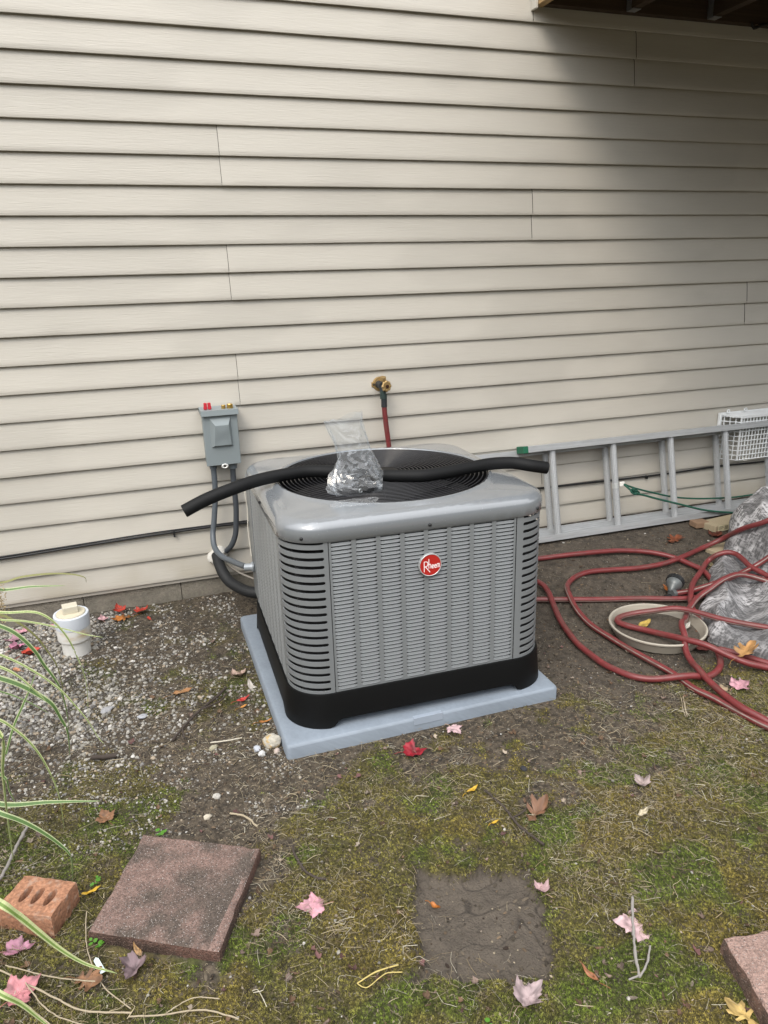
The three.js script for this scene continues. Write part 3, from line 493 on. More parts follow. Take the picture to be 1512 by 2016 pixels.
  M('trigger', [box(-0.045, -0.008, -0.014, -0.002, -0.008, 0.008, 0.003)], bk, nz);
}

// ------------------------------------------------------------------ ladder, rope, basket
{
  const alT = tex(512, 256, (u, v) => { const k = 0.8 + 0.25 * fbm(u * 6, v * 60, 3, 6, 60) + 0.2 * (fbm(u * 20, v * 12, 3, 20, 12) - 0.5); return [0.54 * k, 0.555 * k, 0.565 * k]; }, true, 2, 6);
  const al = new THREE.MeshStandardMaterial({ map: alT, roughness: 0.4, metalness: 0.45 });
  const ld = thing('extension_ladder', 'aluminium extension ladder lying on its side against the siding', 'ladder', null, [-0.055, 0.112, 0.235]);
  ld.rotation.x = -0.222;
  const buv = (g) => { const p = g.attributes.position, uv = g.attributes.uv; for (let i = 0; i < p.count; i++) uv.setXY(i, p.getX(i) * 0.5, p.getY(i) + p.getZ(i)); return g; };
  const rail = (x0, x1, y0, zf, s) => [buv(box(x0, x1, y0, y0 + 0.03, zf - 0.004, zf, 0.0012)), buv(box(x0, x1, s > 0 ? y0 + 0.026 : y0, s > 0 ? y0 + 0.03 : y0 + 0.004, zf - 0.062, zf - 0.0045)), buv(box(x0, x1, y0, y0 + 0.03, zf - 0.066, zf - 0.0625, 0.001))];
  M('rail', rail(1.775, 6.4, 0.435, 0.0, 1), al, ld); M('rail', rail(1.785, 6.4, 0.0, 0.0, -1), al, ld);
  M('rail', rail(1.25, 6.0, 0.417, -0.07, 1), al, ld); M('rail', rail(1.25, 6.0, 0.018, -0.07, -1), al, ld);
  const fl = (x, z, y0, y1, r) => { const s = []; for (let i = 0; i < 32; i++) { const a = i / 32 * Math.PI * 2, q = r * (1 + (i % 4 === 0 ? -0.09 : 0.02)); s.push([q * Math.cos(a), q * Math.sin(a)]); } const rows = [y0, y1].map((y) => s.map(([a, b]) => [x + a, y, z + b])).reverse(); return toCreasedNormals(sheet(rows, true), 0.4); };
  for (let i = 0; i < 12; i++) { const x = 1.918 + i * 0.344; M('rung', fl(x, -0.03, 0.004, 0.461, 0.0158), al, ld); M('rung', fl(x + 0.002, -0.1, 0.022, 0.443, 0.0152), al, ld); }
  for (const x of [1.574]) M('rung', fl(x, -0.1, 0.022, 0.443, 0.0152), al, ld);
  const gr = mat(lin(0.01, 0.12, 0.06), 0.5);
  M('end_cap', [box(1.748, 1.7745, 0.433, 0.467, -0.067, 0.002, 0.003)], gr, ld); M('end_cap', [box(1.757, 1.7845, -0.002, 0.032, -0.067, 0.002, 0.003)], gr, ld);
  M('rung_band', [cyl(0.0172, 0.0172, 0.026, 24).translate(2.262, 0.224, -0.03)], mat('#d2d4d3', 0.3, { metalness: 0.5 }), ld);
  M('rope_clip', [box(2.284, 2.312, 0.216, 0.239, -0.042, -0.022, 0.003)], mat('#e8e6df', 0.4), ld);
  const rp = thing('green_rope', 'green rope tied to a ladder rung and sagging along the ladder', 'rope');
  const rm = mat(lin(0.012, 0.085, 0.055), 0.7);
  M('strand', tube([[2.25, 0.328, 0.165], [2.275, 0.298, 0.205], [2.36, 0.266, 0.222], [2.54, 0.207, 0.232], [2.714, 0.153, 0.24], [2.909, 0.118, 0.252], [3.046, 0.104, 0.26], [3.3, 0.10, 0.27]], 0.0052, 80, 8), rm, rp);
  M('strand', tube([[2.25, 0.328, 0.162], [2.31, 0.302, 0.16], [2.44, 0.258, 0.152], [2.571, 0.218, 0.147], [2.712, 0.191, 0.145], [2.85, 0.176, 0.146], [2.991, 0.167, 0.148], [3.205, 0.169, 0.146], [3.5, 0.18, 0.14]], 0.0046, 80, 8), rm, rp);
  M('knot', [new THREE.TorusKnotGeometry(0.011, 0.0048, 60, 8).scale(1.6, 0.9, 1).rotateZ(-0.6).translate(2.286, 0.297, 0.207)], rm, rp);
  // basket
  const bk = thing('plastic_basket', 'white plastic grid basket wedged behind the top rail of the ladder', 'basket');
  const wh = mat(lin(0.82, 0.84, 0.84), 0.4), bars = [];
  const bx0 = 2.93, bx1 = 3.42, by0 = 0.36, by1 = 0.605, bz0 = 0.018, bz1 = 0.112;
  for (let i = 0; i <= 20; i++) { const x = mix(bx0 + 0.07, bx1, i / 20); bars.push(rod([x, by0, bz1 - 0.006], [x - 0.005, by1 - 0.01, bz1], 0.0032, 6)); }
  for (let j = 0; j <= 9; j++) { const y = mix(by0, by1 - 0.015, j / 9); bars.push(rod([bx0 + 0.07, y, bz1 - 0.003], [bx1, y, bz1 - 0.003], 0.003, 6), rod([bx0 + 0.07, y, bz1 - 0.003], [bx0 + 0.004, y, bz0], 0.003, 6)); }
  for (let i = 0; i <= 4; i++) { const t = i / 4; bars.push(rod([mix(bx0 + 0.07, bx0 + 0.004, t), by0, mix(bz1, bz0, t)], [mix(bx0 + 0.07, bx0 + 0.004, t), by1 - 0.01, mix(bz1, bz0, t)], 0.003, 6)); }
  M('grid', bars, wh, bk);
  const top = []; for (let j = 0; j < 5; j++) { const z = mix(bz0 + 0.008, bz1 - 0.006, j / 4); top.push(box(bx0 + 0.012, bx1, by1 - 0.012, by1 - 0.004, z - 0.005, z + 0.005, 0.002)); }
  for (let i = 0; i < 7; i++) { const x = bx0 + 0.05 + i * 0.075; top.push(box(x - 0.012, x + 0.012, by1 - 0.0145, by1 - 0.0065, bz0, bz1, 0.002)); }
  M('rim', [...top, box(bx0 - 0.004, bx0 + 0.01, by0 + 0.12, by1, bz0, bz0 + 0.02, 0.004), box(bx0 + 0.0, bx1, by1 - 0.016, by1 + 0.002, bz0 - 0.004, bz0 + 0.006, 0.003), box(bx0 + 0.06, bx1, by1 - 0.02, by1 - 0.002, bz1 - 0.002, bz1 + 0.006, 0.003)], wh, bk);
  for (const x of [2.975, 3.09]) M('loop', [new THREE.TorusGeometry(0.0085, 0.0035, 8, 16).translate(x, by1 + 0.009, bz0 + 0.02)], wh, bk);
  M('basket_foot', [box(3.045, 3.075, by0 - 0.012, by0 + 0.008, 0.05, bz1 - 0.004, 0.003)], mat(lin(0.6, 0.58, 0.52), 0.5), bk);
}

// ------------------------------------------------------------------ grey cloth bundle, saucer, wood
const POLY = [[2.36, 0.68], [2.06, 0.956], [1.92, 1.155], [1.99, 1.37], [2.25, 1.62], [3.3, 1.7], [3.5, 0.5], [2.62, 0.5]];
function inside(x, z) {
  let d = 1e9, inn = false;
  for (let i = 0; i < POLY.length; i++) {
    const a = POLY[i], b = POLY[(i + 1) % POLY.length], ex = b[0] - a[0], ez = b[1] - a[1], wx = x - a[0], wz = z - a[1], t = clamp((wx * ex + wz * ez) / (ex * ex + ez * ez));
    d = Math.min(d, Math.hypot(wx - ex * t, wz - ez * t));
    if ((a[1] > z) !== (b[1] > z) && x < ex * (z - a[1]) / ez + a[0]) inn = !inn;
  }
  return inn ? d : -d;
}
{
  const cl = tex(1024, 1024, (u, v) => {
    const a = fbm(u * 80, v * 20, 3, 80, 20), b = fbm(u * 20, v * 80, 3, 20, 80), m = fbm(u * 6, v * 6, 3, 6, 6);
    let k = 0.15 + 0.95 * sm((a + b - 0.72) / 0.5); k *= 0.45 + 1.1 * sm((m - 0.3) / 0.35); if (fbm(u * 300, v * 300, 1, 300, 300) > 0.8) k *= 0.45;
    k = 0.075 + 0.27 * k; return [k, k * 0.985, k * 1.0];
  }, true, 2.2, 2.2);
  const ct = new THREE.MeshStandardMaterial({ map: cl, roughness: 0.8, side: THREE.DoubleSide });
  const c = thing('cloth_bundle', 'grey flecked cloth cover heaped in folds beside the saucer and hoses', 'cloth');
  const C0 = [2.72, 1.08], na = 220, nr = 90, rows = [];
  const edge = (a) => { let lo = 0, hi = 1.4; for (let i = 0; i < 22; i++) { const m = (lo + hi) / 2; inside(C0[0] + m * Math.cos(a), C0[1] + m * Math.sin(a)) > 0 ? lo = m : hi = m; } return lo; };
  for (let j = 0; j <= nr; j++) {
    const t = j / nr, r = [];
    for (let i = 0; i < na; i++) {
      const a = i / na * Math.PI * 2, e = edge(a) * (1 + 0.03 * (noise(a * 9, 1) - 0.5)), q = e * Math.pow(t, 0.8);
      const x = C0[0] + q * Math.cos(a), z = C0[1] + q * Math.sin(a), d = Math.max(0, e - q);
      const toe = 0.05 * (d < 0.05 ? Math.sqrt(Math.max(0, 1 - (1 - d / 0.05) ** 2)) : 1);
      const rad = Math.hypot((x - 2.95) / 0.48, (z - 0.85) / 0.62), mound = 0.215 * Math.pow(Math.max(0, 1 - rad ** 5), 0.8);
      const amp = sm(d / 0.06) * (1 - 0.75 * sm((0.8 - rad) / 0.5));
      const wx = x + 0.12 * (fbm(x * 4, z * 4, 2) - 0.5), wz = z + 0.12 * (fbm(x * 4 + 9, z * 4, 2) - 0.5), across = wx * 0.82 - wz * 0.57, along = wx * 0.57 + wz * 0.82;
      const cre = (p, w) => { const f = Math.abs(2 * p - 1); return Math.pow(1 - f, w); };
      const fold = 0.062 * cre(noise(along * 6 + across * 1.2, across * 1.6 + 6), 1.4) + 0.010 * cre(noise(along * 12 + 8, across * 2.5), 1.2) - 0.032;
      const big = (0.075 * (cre(noise(wx * 4.5 + wz * 2 + 3, wz * 4.5), 1.3) - 0.45) + 0.008 * (cre(noise(wx * 11 + 7, wz * 8 - wx * 4), 1.5) - 0.4)) * sm((0.98 - rad) / 0.25);
      r.push([x, slope(x, z) + (j === nr ? 0.0 : toe) + mound + fold * amp + big, z]);
    }
    rows.push(r);
  }
  const cg = sheet(rows.map((r) => r.slice().reverse()), true).toNonIndexed();
  { // the weave runs along whichever way each face lies
    const p = cg.attributes.position, n = cg.attributes.normal, uv = cg.attributes.uv;
    for (let f = 0; f < p.count; f += 3) {
      const ax = Math.abs(n.getX(f) + n.getX(f + 1) + n.getX(f + 2)), ay = Math.abs(n.getY(f) + n.getY(f + 1) + n.getY(f + 2)), az = Math.abs(n.getZ(f) + n.getZ(f + 1) + n.getZ(f + 2));
      for (let i = f; i < f + 3; i++) { const X = p.getX(i), Y2 = p.getY(i), Z = p.getZ(i); ay >= ax && ay >= az ? uv.setXY(i, X, Z) : ax > az ? uv.setXY(i, Y2 + 0.3, Z) : uv.setXY(i, X, Y2 + 0.3); }
    }
  }
  M('cover', cg, ct, c);

  const clay = tex(256, 256, (u, v) => { const k = 0.8 + 0.4 * fbm(u * 8, v * 8, 4, 8, 8); return [0.33 * k, 0.295 * k, 0.24 * k]; }, true, 2, 1);
  const cm = new THREE.MeshStandardMaterial({ map: clay, roughness: 0.7, side: THREE.DoubleSide });
  const s = thing('plant_saucer', 'round tan plant saucer holding soil, leaves and a loop of red hose', 'saucer', null, [1.785, 0.003, 1.04]);
  const L = (pts) => new THREE.LatheGeometry(pts.map(([x, y]) => new THREE.Vector2(x, y)), 64);
  M('bowl', L([[0.001, 0], [0.14, 0], [0.147, 0.004], [0.168, 0.038], [0.170, 0.044], [0.175, 0.0475], [0.1785, 0.045], [0.1785, 0.041]].reverse()).scale(1, 1, 1), cm, s);
  M('bowl_rim', [new THREE.TorusGeometry(0.1755, 0.0042, 10, 72).rotateX(Math.PI / 2).translate(0, 0.0455, 0), L([[0.1795, 0.040], [0.176, 0.038], [0.157, 0.002]])], mat(lin(0.42, 0.385, 0.32), 0.6, { side: THREE.DoubleSide }), s);
  const soil = []; for (let j = 0; j <= 14; j++) { const r = []; for (let i = 0; i < 60; i++) { const a = i / 60 * Math.PI * 2, q = 0.152 * j / 14; r.push([q * Math.cos(a), 0.012 + 0.012 * fbm(q * Math.cos(a) * 25 + 9, q * Math.sin(a) * 25, 3), q * Math.sin(a)]); } soil.push(r.reverse()); }
  const st = tex(256, 256, (u, v) => { const k = 0.4 + 1.1 * fbm(u * 30, v * 30, 3, 30, 30); return [0.085 * k, 0.070 * k, 0.054 * k]; }, true, 6, 6);
  M('soil', sheet(soil, true, (p) => [p[0] + 0.5, p[2]]), new THREE.MeshStandardMaterial({ map: st, roughness: 0.95, side: THREE.DoubleSide }), s);

  const wt = tex(256, 256, (u, v) => { const k = 0.75 + 0.5 * fbm(u * 3, v * 34, 4, 3, 34); return [0.36 * k, 0.30 * k, 0.20 * k]; }, true, 3, 6);
  const wm = new THREE.MeshStandardMaterial({ map: wt, roughness: 0.85 });
  const wb = (name, label, x, z, y, w, h, d, turn, m = wm) => { const t = thing(name, label, 'wood block', null, [x, y, z], turn); M('block', [box(-w / 2, w / 2, 0, h, -d / 2, d / 2, 0.004)], m, t); return t; };
  const b1 = wb('wood_block', 'pale weathered wood block with a sticker at the end of the ladder', 2.74, 0.335, 0.092, 0.23, 0.034, 0.1, 0.12);
  {
    const c2 = document.createElement('canvas'); c2.width = 128; c2.height = 64; const k = c2.getContext('2d'); k.fillStyle = '#d8cfae'; k.fillRect(0, 0, 128, 64); k.fillStyle = '#3a352c'; for (const [x, y, w, h] of [[8, 12, 52, 4], [8, 24, 60, 4], [8, 36, 44, 4], [78, 10, 3, 44], [84, 10, 5, 44], [92, 10, 2, 44], [98, 10, 6, 44], [108, 10, 3, 44], [114, 10, 4, 44]]) k.fillRect(x, y, w, h);
    const t = new THREE.CanvasTexture(c2); t.colorSpace = THREE.SRGBColorSpace;
    M('sticker', new THREE.PlaneGeometry(0.075, 0.032).translate(-0.06, 0.018, 0.0512), new THREE.MeshStandardMaterial({ map: t, roughness: 0.6 }), b1);
  }
  wb('wood_offcut', 'reddish wood offcut half hidden under the ladder rail', 2.62, 0.30, 0.098, 0.075, 0.03, 0.06, -0.1, mat(lin(0.25, 0.16, 0.1), 0.85));
  wb('wood_plank', 'pale flat plank end poking out beneath the cloth bundle', 2.56, 0.545, 0.062, 0.2, 0.022, 0.075, 0.25);
}

// ------------------------------------------------------------------ cleanout pipe, pavers, brick
{
  const t = thing('cleanout_pipe', 'white plastic cleanout pipe with stained square plug beside the foundation', 'pipe cap', null, [-0.335, 0, 0.325]);
  const L = (pts, n = 48) => new THREE.LatheGeometry(pts.map(([x, y]) => new THREE.Vector2(x, y)), n);
  const st = tex(256, 256, (u, v) => { const a = sm((fbm(u * 5, v * 4, 4, 5, 4) - 0.45) / 0.25) * sm((0.85 - v) / 0.1) * sm((v - 0.35) / 0.15) * 0.8; return [mix(0.74, 0.50, a), mix(0.73, 0.37, a), mix(0.70, 0.18, a)]; });
  const wm = new THREE.MeshStandardMaterial({ map: st, roughness: 0.5 });
  M('pipe', L([[0.05, -0.05], [0.051, 0.05], [0.0565, 0.055], [0.058, 0.062]]), wm, t);
  M('coupling', L([[0.0575, 0.058], [0.0605, 0.062], [0.0615, 0.108], [0.059, 0.112]]), wm, t);
  M('collar', L([[0.0595, 0.110], [0.0635, 0.113], [0.0635, 0.16], [0.062, 0.163], [0.056, 0.1645], [0.055, 0.160], [0.0001, 0.160]]), mat(lin(0.64, 0.68, 0.74), 0.4), t);
  M('plug', L([[0.052, 0.158], [0.052, 0.1655], [0.049, 0.168], [0.0001, 0.169]]), mat(lin(0.60, 0.55, 0.42), 0.55), t);
  M('square_nut', [box(-0.027, 0.027, 0.168, 0.196, -0.022, 0.022, 0.003)], mat(lin(0.60, 0.56, 0.45), 0.55), t).rotation.y = 0.15;
  t.rotation.z = 0.0; t.rotation.x = 0.03;

  const pv = (seed0, dark) => tex(512, 512, (u, v) => {
    const a = fbm(u * 5 + seed0, v * 5, 4), b = fbm(u * 70 + seed0, v * 70, 2), sp = hash(Math.floor(u * 190) + seed0, Math.floor(v * 190)), ln = sm((a - 0.26 + 0.16 * (u - 0.5) + 0.12 * (v - 0.5)) / 0.46) * dark;
    let c = [mix(0.20, 0.088, ln), mix(0.132, 0.068, ln), mix(0.110, 0.055, ln)].map((x) => x * (0.55 + 0.9 * b) * (dark < 0.5 ? 1.55 : 1));
    if (sp > 0.955) { const k = 0.14 + 0.3 * hash(Math.floor(u * 190), Math.floor(v * 190) + 7); c = [k, k * 0.9, k * 0.84]; } else if (sp < 0.05) c = c.map((x) => x * 0.45);
    return c;
  });
  const pb = tex(512, 512, (u, v) => fbm(u * 130, v * 130, 2, 130, 130), false);
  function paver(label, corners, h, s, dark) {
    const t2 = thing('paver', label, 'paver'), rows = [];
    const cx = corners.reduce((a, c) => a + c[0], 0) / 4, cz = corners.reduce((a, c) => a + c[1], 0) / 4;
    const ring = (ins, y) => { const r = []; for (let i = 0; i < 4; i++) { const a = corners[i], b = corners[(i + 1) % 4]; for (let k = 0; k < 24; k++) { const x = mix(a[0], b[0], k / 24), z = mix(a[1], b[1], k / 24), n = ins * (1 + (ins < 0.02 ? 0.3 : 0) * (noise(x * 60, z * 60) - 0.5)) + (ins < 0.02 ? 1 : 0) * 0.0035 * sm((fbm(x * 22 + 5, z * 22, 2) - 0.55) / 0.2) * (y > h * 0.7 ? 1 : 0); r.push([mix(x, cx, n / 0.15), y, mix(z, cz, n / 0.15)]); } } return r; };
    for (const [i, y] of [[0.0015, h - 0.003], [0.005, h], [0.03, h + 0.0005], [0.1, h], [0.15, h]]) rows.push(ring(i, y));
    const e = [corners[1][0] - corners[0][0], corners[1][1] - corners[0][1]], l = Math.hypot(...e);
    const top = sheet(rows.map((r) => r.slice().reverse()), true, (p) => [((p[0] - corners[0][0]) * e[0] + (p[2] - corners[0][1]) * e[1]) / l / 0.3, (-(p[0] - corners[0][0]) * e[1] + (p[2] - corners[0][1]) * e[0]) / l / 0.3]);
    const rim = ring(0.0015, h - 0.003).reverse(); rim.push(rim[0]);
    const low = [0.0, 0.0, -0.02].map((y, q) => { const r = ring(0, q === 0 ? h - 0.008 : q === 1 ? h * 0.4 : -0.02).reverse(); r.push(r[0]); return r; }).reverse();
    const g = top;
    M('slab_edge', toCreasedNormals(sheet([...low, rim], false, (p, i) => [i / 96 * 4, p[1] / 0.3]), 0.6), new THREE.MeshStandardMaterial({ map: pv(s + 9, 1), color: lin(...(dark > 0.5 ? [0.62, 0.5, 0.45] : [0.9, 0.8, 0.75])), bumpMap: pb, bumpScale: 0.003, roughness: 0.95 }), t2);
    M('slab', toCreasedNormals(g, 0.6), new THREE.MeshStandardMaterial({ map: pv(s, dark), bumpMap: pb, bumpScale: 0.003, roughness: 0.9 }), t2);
  }
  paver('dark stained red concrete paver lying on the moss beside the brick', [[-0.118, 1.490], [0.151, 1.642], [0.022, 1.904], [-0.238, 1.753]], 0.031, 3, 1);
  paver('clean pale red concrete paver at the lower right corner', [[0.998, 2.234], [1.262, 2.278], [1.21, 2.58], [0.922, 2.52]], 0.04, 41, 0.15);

  // half brick with three slots, outline with holes, extruded upwards
  const bt = tex(256, 256, (u, v) => { const a = fbm(u * 6, v * 6, 4, 6, 6), w = sm((fbm(u * 12 + 3, v * 12, 4, 12, 12) - 0.5) / 0.3) * 0.5, k = 0.5 + 0.9 * fbm(u * 40, v * 40, 3, 40, 40) * (0.6 + 0.8 * a); return [mix(0.36 * k, 0.44, w), mix(0.175 * k, 0.33, w), mix(0.10 * k, 0.26, w)]; }, true, 6, 6);
  const sh = new THREE.Shape(); const bw = 0.128, bd = 0.094;
  const pts = []; for (const [a, b2] of [[[0, 0], [bw, 0]], [[bw, 0], [bw, bd]], [[bw, bd], [0, bd]], [[0, bd], [0, 0]]]) for (let k = 0; k < 10; k++) { const x = mix(a[0], b2[0], k / 10), y = mix(a[1], b2[1], k / 10); pts.push(new THREE.Vector2(x + 0.005 * (noise(x * 90, y * 90 + 3) - 0.5), y + 0.005 * (noise(x * 90 + 9, y * 90) - 0.5))); }
  sh.setFromPoints(pts);
  for (const x of [0.036, 0.066, 0.097]) { const h = new THREE.Path(); h.absellipse(x, 0.047, 0.0102, 0.025, 0, Math.PI * 2); sh.holes.push(h); }
  const bg = new THREE.ExtrudeGeometry(sh, { depth: 0.056, bevelEnabled: true, bevelSize: 0.0025, bevelThickness: 0.0025, bevelSegments: 2, curveSegments: 14 }).translate(-bw / 2, -bd / 2, 0).rotateX(-Math.PI / 2);
  const br = thing('brick', 'broken orange brick with three slots beside the dark paver', 'brick', null, [-0.345, -0.004, 1.637], -0.52);
  M('brick_body', toCreasedNormals(bg, 0.6), new THREE.MeshStandardMaterial({ map: bt, bumpMap: pb, bumpScale: 0.003, roughness: 0.9 }), br);
}

// ------------------------------------------------------------------ variegated grass at the left
{
  const bt = tex(16, 128, (u, v) => { const w = Math.abs(u - 0.5), k = 0.85 + 0.3 * hash(Math.floor(v * 128), 3); return w > 0.33 ? [0.42 * k, 0.47 * k, 0.26 * k] : [0.085 * k, 0.16 * k, 0.04 * k]; });
  const bt2 = tex(16, 128, (u, v) => { const w = Math.abs(u - 0.5), k = 0.85 + 0.3 * hash(Math.floor(v * 128), 5); return w < 0.2 ? [0.17 * k, 0.26 * k, 0.06 * k] : [0.48 * k, 0.52 * k, 0.26 * k]; });
  const mk = (t) => new THREE.MeshPhysicalMaterial({ map: t, roughness: 0.5, side: THREE.DoubleSide });
  const green = mk(bt), pale = mk(bt2), olive = new THREE.MeshStandardMaterial({ color: lin(0.2, 0.2, 0.07), roughness: 0.6, side: THREE.DoubleSide });
  const gp = thing('ornamental_grass', 'variegated ornamental grass with arching green and cream blades at the left edge', 'ornamental grass');
  function blade(pts, w, m, root) {
    const p = pts.slice(); const f = p[0];
    if (root !== false) p.unshift([-0.86, 0.0, f[2] * 0.3 + 0.75], [-0.74, f[1] * 0.75 + 0.05, f[2] * 0.55 + 0.48], [mix(-0.74, f[0], 0.55), f[1] * 1.06 + 0.045, f[2] * 0.85 + 0.16]);
    const c = curve(p), n = 44, a = [], b = [], mid = [];
    for (let i = 0; i <= n; i++) {
      const t = i / n, q = c.getPoint(t), d = c.getTangent(t), side = V(0, 1, 0).cross(d); if (side.length() < 0.2) side.set(0, 0, 1); side.normalize();
      const up = d.clone().cross(side).normalize(), ww = w * (0.75 + 0.25 * Math.sin(t * 3)) * Math.pow(1 - t, 0.55) * 0.5 + 0.0004;
      side.multiplyScalar(0.75).addScaledVector(up, 0.66); side.normalize();
      a.push([q.x + side.x * ww, q.y + side.y * ww, q.z + side.z * ww]); b.push([q.x - side.x * ww, q.y - side.y * ww, q.z - side.z * ww]); mid.push([q.x - up.x * ww * 0.35, q.y - up.y * ww * 0.35, q.z - up.z * ww * 0.35]);
    }
    M('leaf_blade', sheet([a, mid, b], false, (pp, i, j) => [j / 2, i / n * 6]), m, gp);
  }
  blade([[-0.468, 0.476, 0.75], [-0.409, 0.485, 0.75], [-0.337, 0.484, 0.75], [-0.286, 0.477, 0.75], [-0.243, 0.464, 0.75], [-0.225, 0.452, 0.75], [-0.224, 0.436, 0.75]], 0.009, olive);
  blade([[-0.462, 0.472, 0.8], [-0.378, 0.468, 0.8], [-0.281, 0.455, 0.8]], 0.017, green);
  blade([[-0.444, 0.46, 0.95], [-0.354, 0.444, 0.95], [-0.321, 0.419, 0.95], [-0.294, 0.377, 0.95], [-0.276, 0.333, 0.95], [-0.265, 0.284, 0.95], [-0.253, 0.222, 0.95], [-0.252, 0.161, 0.95], [-0.27, 0.02, 0.95]], 0.009, pale);
  blade([[-0.441, 0.439, 1], [-0.402, 0.405, 1], [-0.365, 0.344, 1], [-0.349, 0.298, 1], [-0.332, 0.258, 1], [-0.319, 0.218, 1], [-0.312, 0.142, 1], [-0.315, 0.067, 1]], 0.016, green);
  blade([[-0.458, 0.416, 0.9], [-0.402, 0.402, 0.9], [-0.345, 0.38, 0.9], [-0.289, 0.353, 0.9], [-0.231, 0.323, 0.9], [-0.188, 0.306, 0.9]], 0.008, pale);
  blade([[-0.466, 0.412, 0.85], [-0.424, 0.379, 0.85], [-0.383, 0.326, 0.85], [-0.355, 0.263, 0.85], [-0.338, 0.213, 0.85], [-0.333, 0.127, 0.85], [-0.337, 0.058, 0.85]], 0.009, olive);
  blade([[-0.44, 0.362, 1.1], [-0.403, 0.328, 1.1], [-0.367, 0.273, 1.1], [-0.345, 0.235, 1.1]], 0.011, pale);
  blade([[-0.457, 0.304, 1.05], [-0.407, 0.269, 1.05], [-0.368, 0.23, 1.05], [-0.338, 0.192, 1.05], [-0.323, 0.142, 1.05], [-0.313, 0.104, 1.05], [-0.313, 0.06, 1.05], [-0.319, 0.01, 1.05]], 0.02, green);
  blade([[-0.475, 0.237, 1], [-0.413, 0.191, 1], [-0.36, 0.138, 1]], 0.008, green);
  blade([[-0.449, 0.365, 1.03], [-0.37, 0.294, 1.03], [-0.312, 0.221, 1.03], [-0.284, 0.167, 1.03], [-0.256, 0.107, 1.03], [-0.232, 0.035, 1.03], [-0.221, 0.016, 1.03]], 0.008, pale);
  blade([[-0.362, 0.308, 1.05], [-0.389, 0.253, 1.05], [-0.417, 0.202, 1.05], [-0.449, 0.144, 1.05], [-0.483, 0.06, 1.05]].reverse(), 0.011, green, false);
  blade([[-0.393, 0.382, 1.42], [-0.37, 0.355, 1.42], [-0.347, 0.319, 1.42], [-0.327, 0.274, 1.42], [-0.313, 0.222, 1.42], [-0.304, 0.173, 1.42], [-0.301, 0.125, 1.42], [-0.304, 0.046, 1.42]], 0.008, pale);
  blade([[-0.383, 0.40, 1.5], [-0.392, 0.293, 1.5], [-0.40, 0.20, 1.5], [-0.41, 0.05, 1.5]], 0.014, pale);
  blade([[-0.391, 0.281, 1.5], [-0.387, 0.245, 1.5], [-0.38, 0.208, 1.5]], 0.009, green);
  blade([[-0.424, 0.178, 1.45], [-0.317, 0.153, 1.45], [-0.207, 0.124, 1.45]], 0.02, green);
  blade([[-0.39, 0.26, 1.6], [-0.354, 0.23, 1.6], [-0.32, 0.192, 1.6], [-0.286, 0.143, 1.6], [-0.27, 0.107, 1.6], [-0.276, 0.03, 1.6]], 0.014, green);
  blade([[-0.344, 0.286, 1.9], [-0.318, 0.245, 1.9], [-0.292, 0.197, 1.9], [-0.264, 0.147, 1.9], [-0.228, 0.097, 1.9], [-0.175, 0.05, 1.9]], 0.017, pale);
  blade([[-0.348, 0.187, 2], [-0.321, 0.152, 2], [-0.302, 0.115, 2], [-0.27, 0.05, 2]], 0.014, pale);
  const sd = [], dot = new THREE.IcosahedronGeometry(0.0022, 0);
  for (const [cx, cy, cz] of [[-0.475, 0.455, 0.8], [-0.48, 0.40, 0.8]]) for (let i = 0; i < 160; i++) sd.push(dot.clone().scale(1, rr(0.6, 1.6), 1).translate(cx + rr(-0.03, 0.03) * Math.sqrt(rnd()), cy + rr(-0.03, 0.03), cz + rr(-0.02, 0.02)));
  M('seed_head', sd, mat(lin(0.42, 0.33, 0.2), 0.9), gp);
}

// ------------------------------------------------------------------ leaves
const OUT = {
  maple: [[0.02, 0.0], [0.14, -0.05], [0.27, -0.055], [0.29, 0.02], [0.40, 0.07], [0.375, 0.15], [0.47, 0.26], [0.56, 0.40], [0.45, 0.41], [0.41, 0.485], [0.34, 0.455], [0.275, 0.475], [0.25, 0.54], [0.285, 0.66], [0.20, 0.68], [0.18, 0.775], [0.09, 0.84], [0.0, 1.0]],
  oak: [[0.012, 0.0], [0.05, 0.1], [0.17, 0.13], [0.15, 0.2], [0.06, 0.25], [0.08, 0.33], [0.29, 0.37], [0.31, 0.46], [0.12, 0.47], [0.11, 0.56], [0.33, 0.63], [0.32, 0.73], [0.15, 0.72], [0.14, 0.82], [0.1, 0.92], [0.0, 1.0]],
  oval: [[0.01, 0.0], [0.08, 0.07], [0.16, 0.22], [0.2, 0.4], [0.185, 0.58], [0.13, 0.77], [0.06, 0.92], [0.0, 1.0]],
};
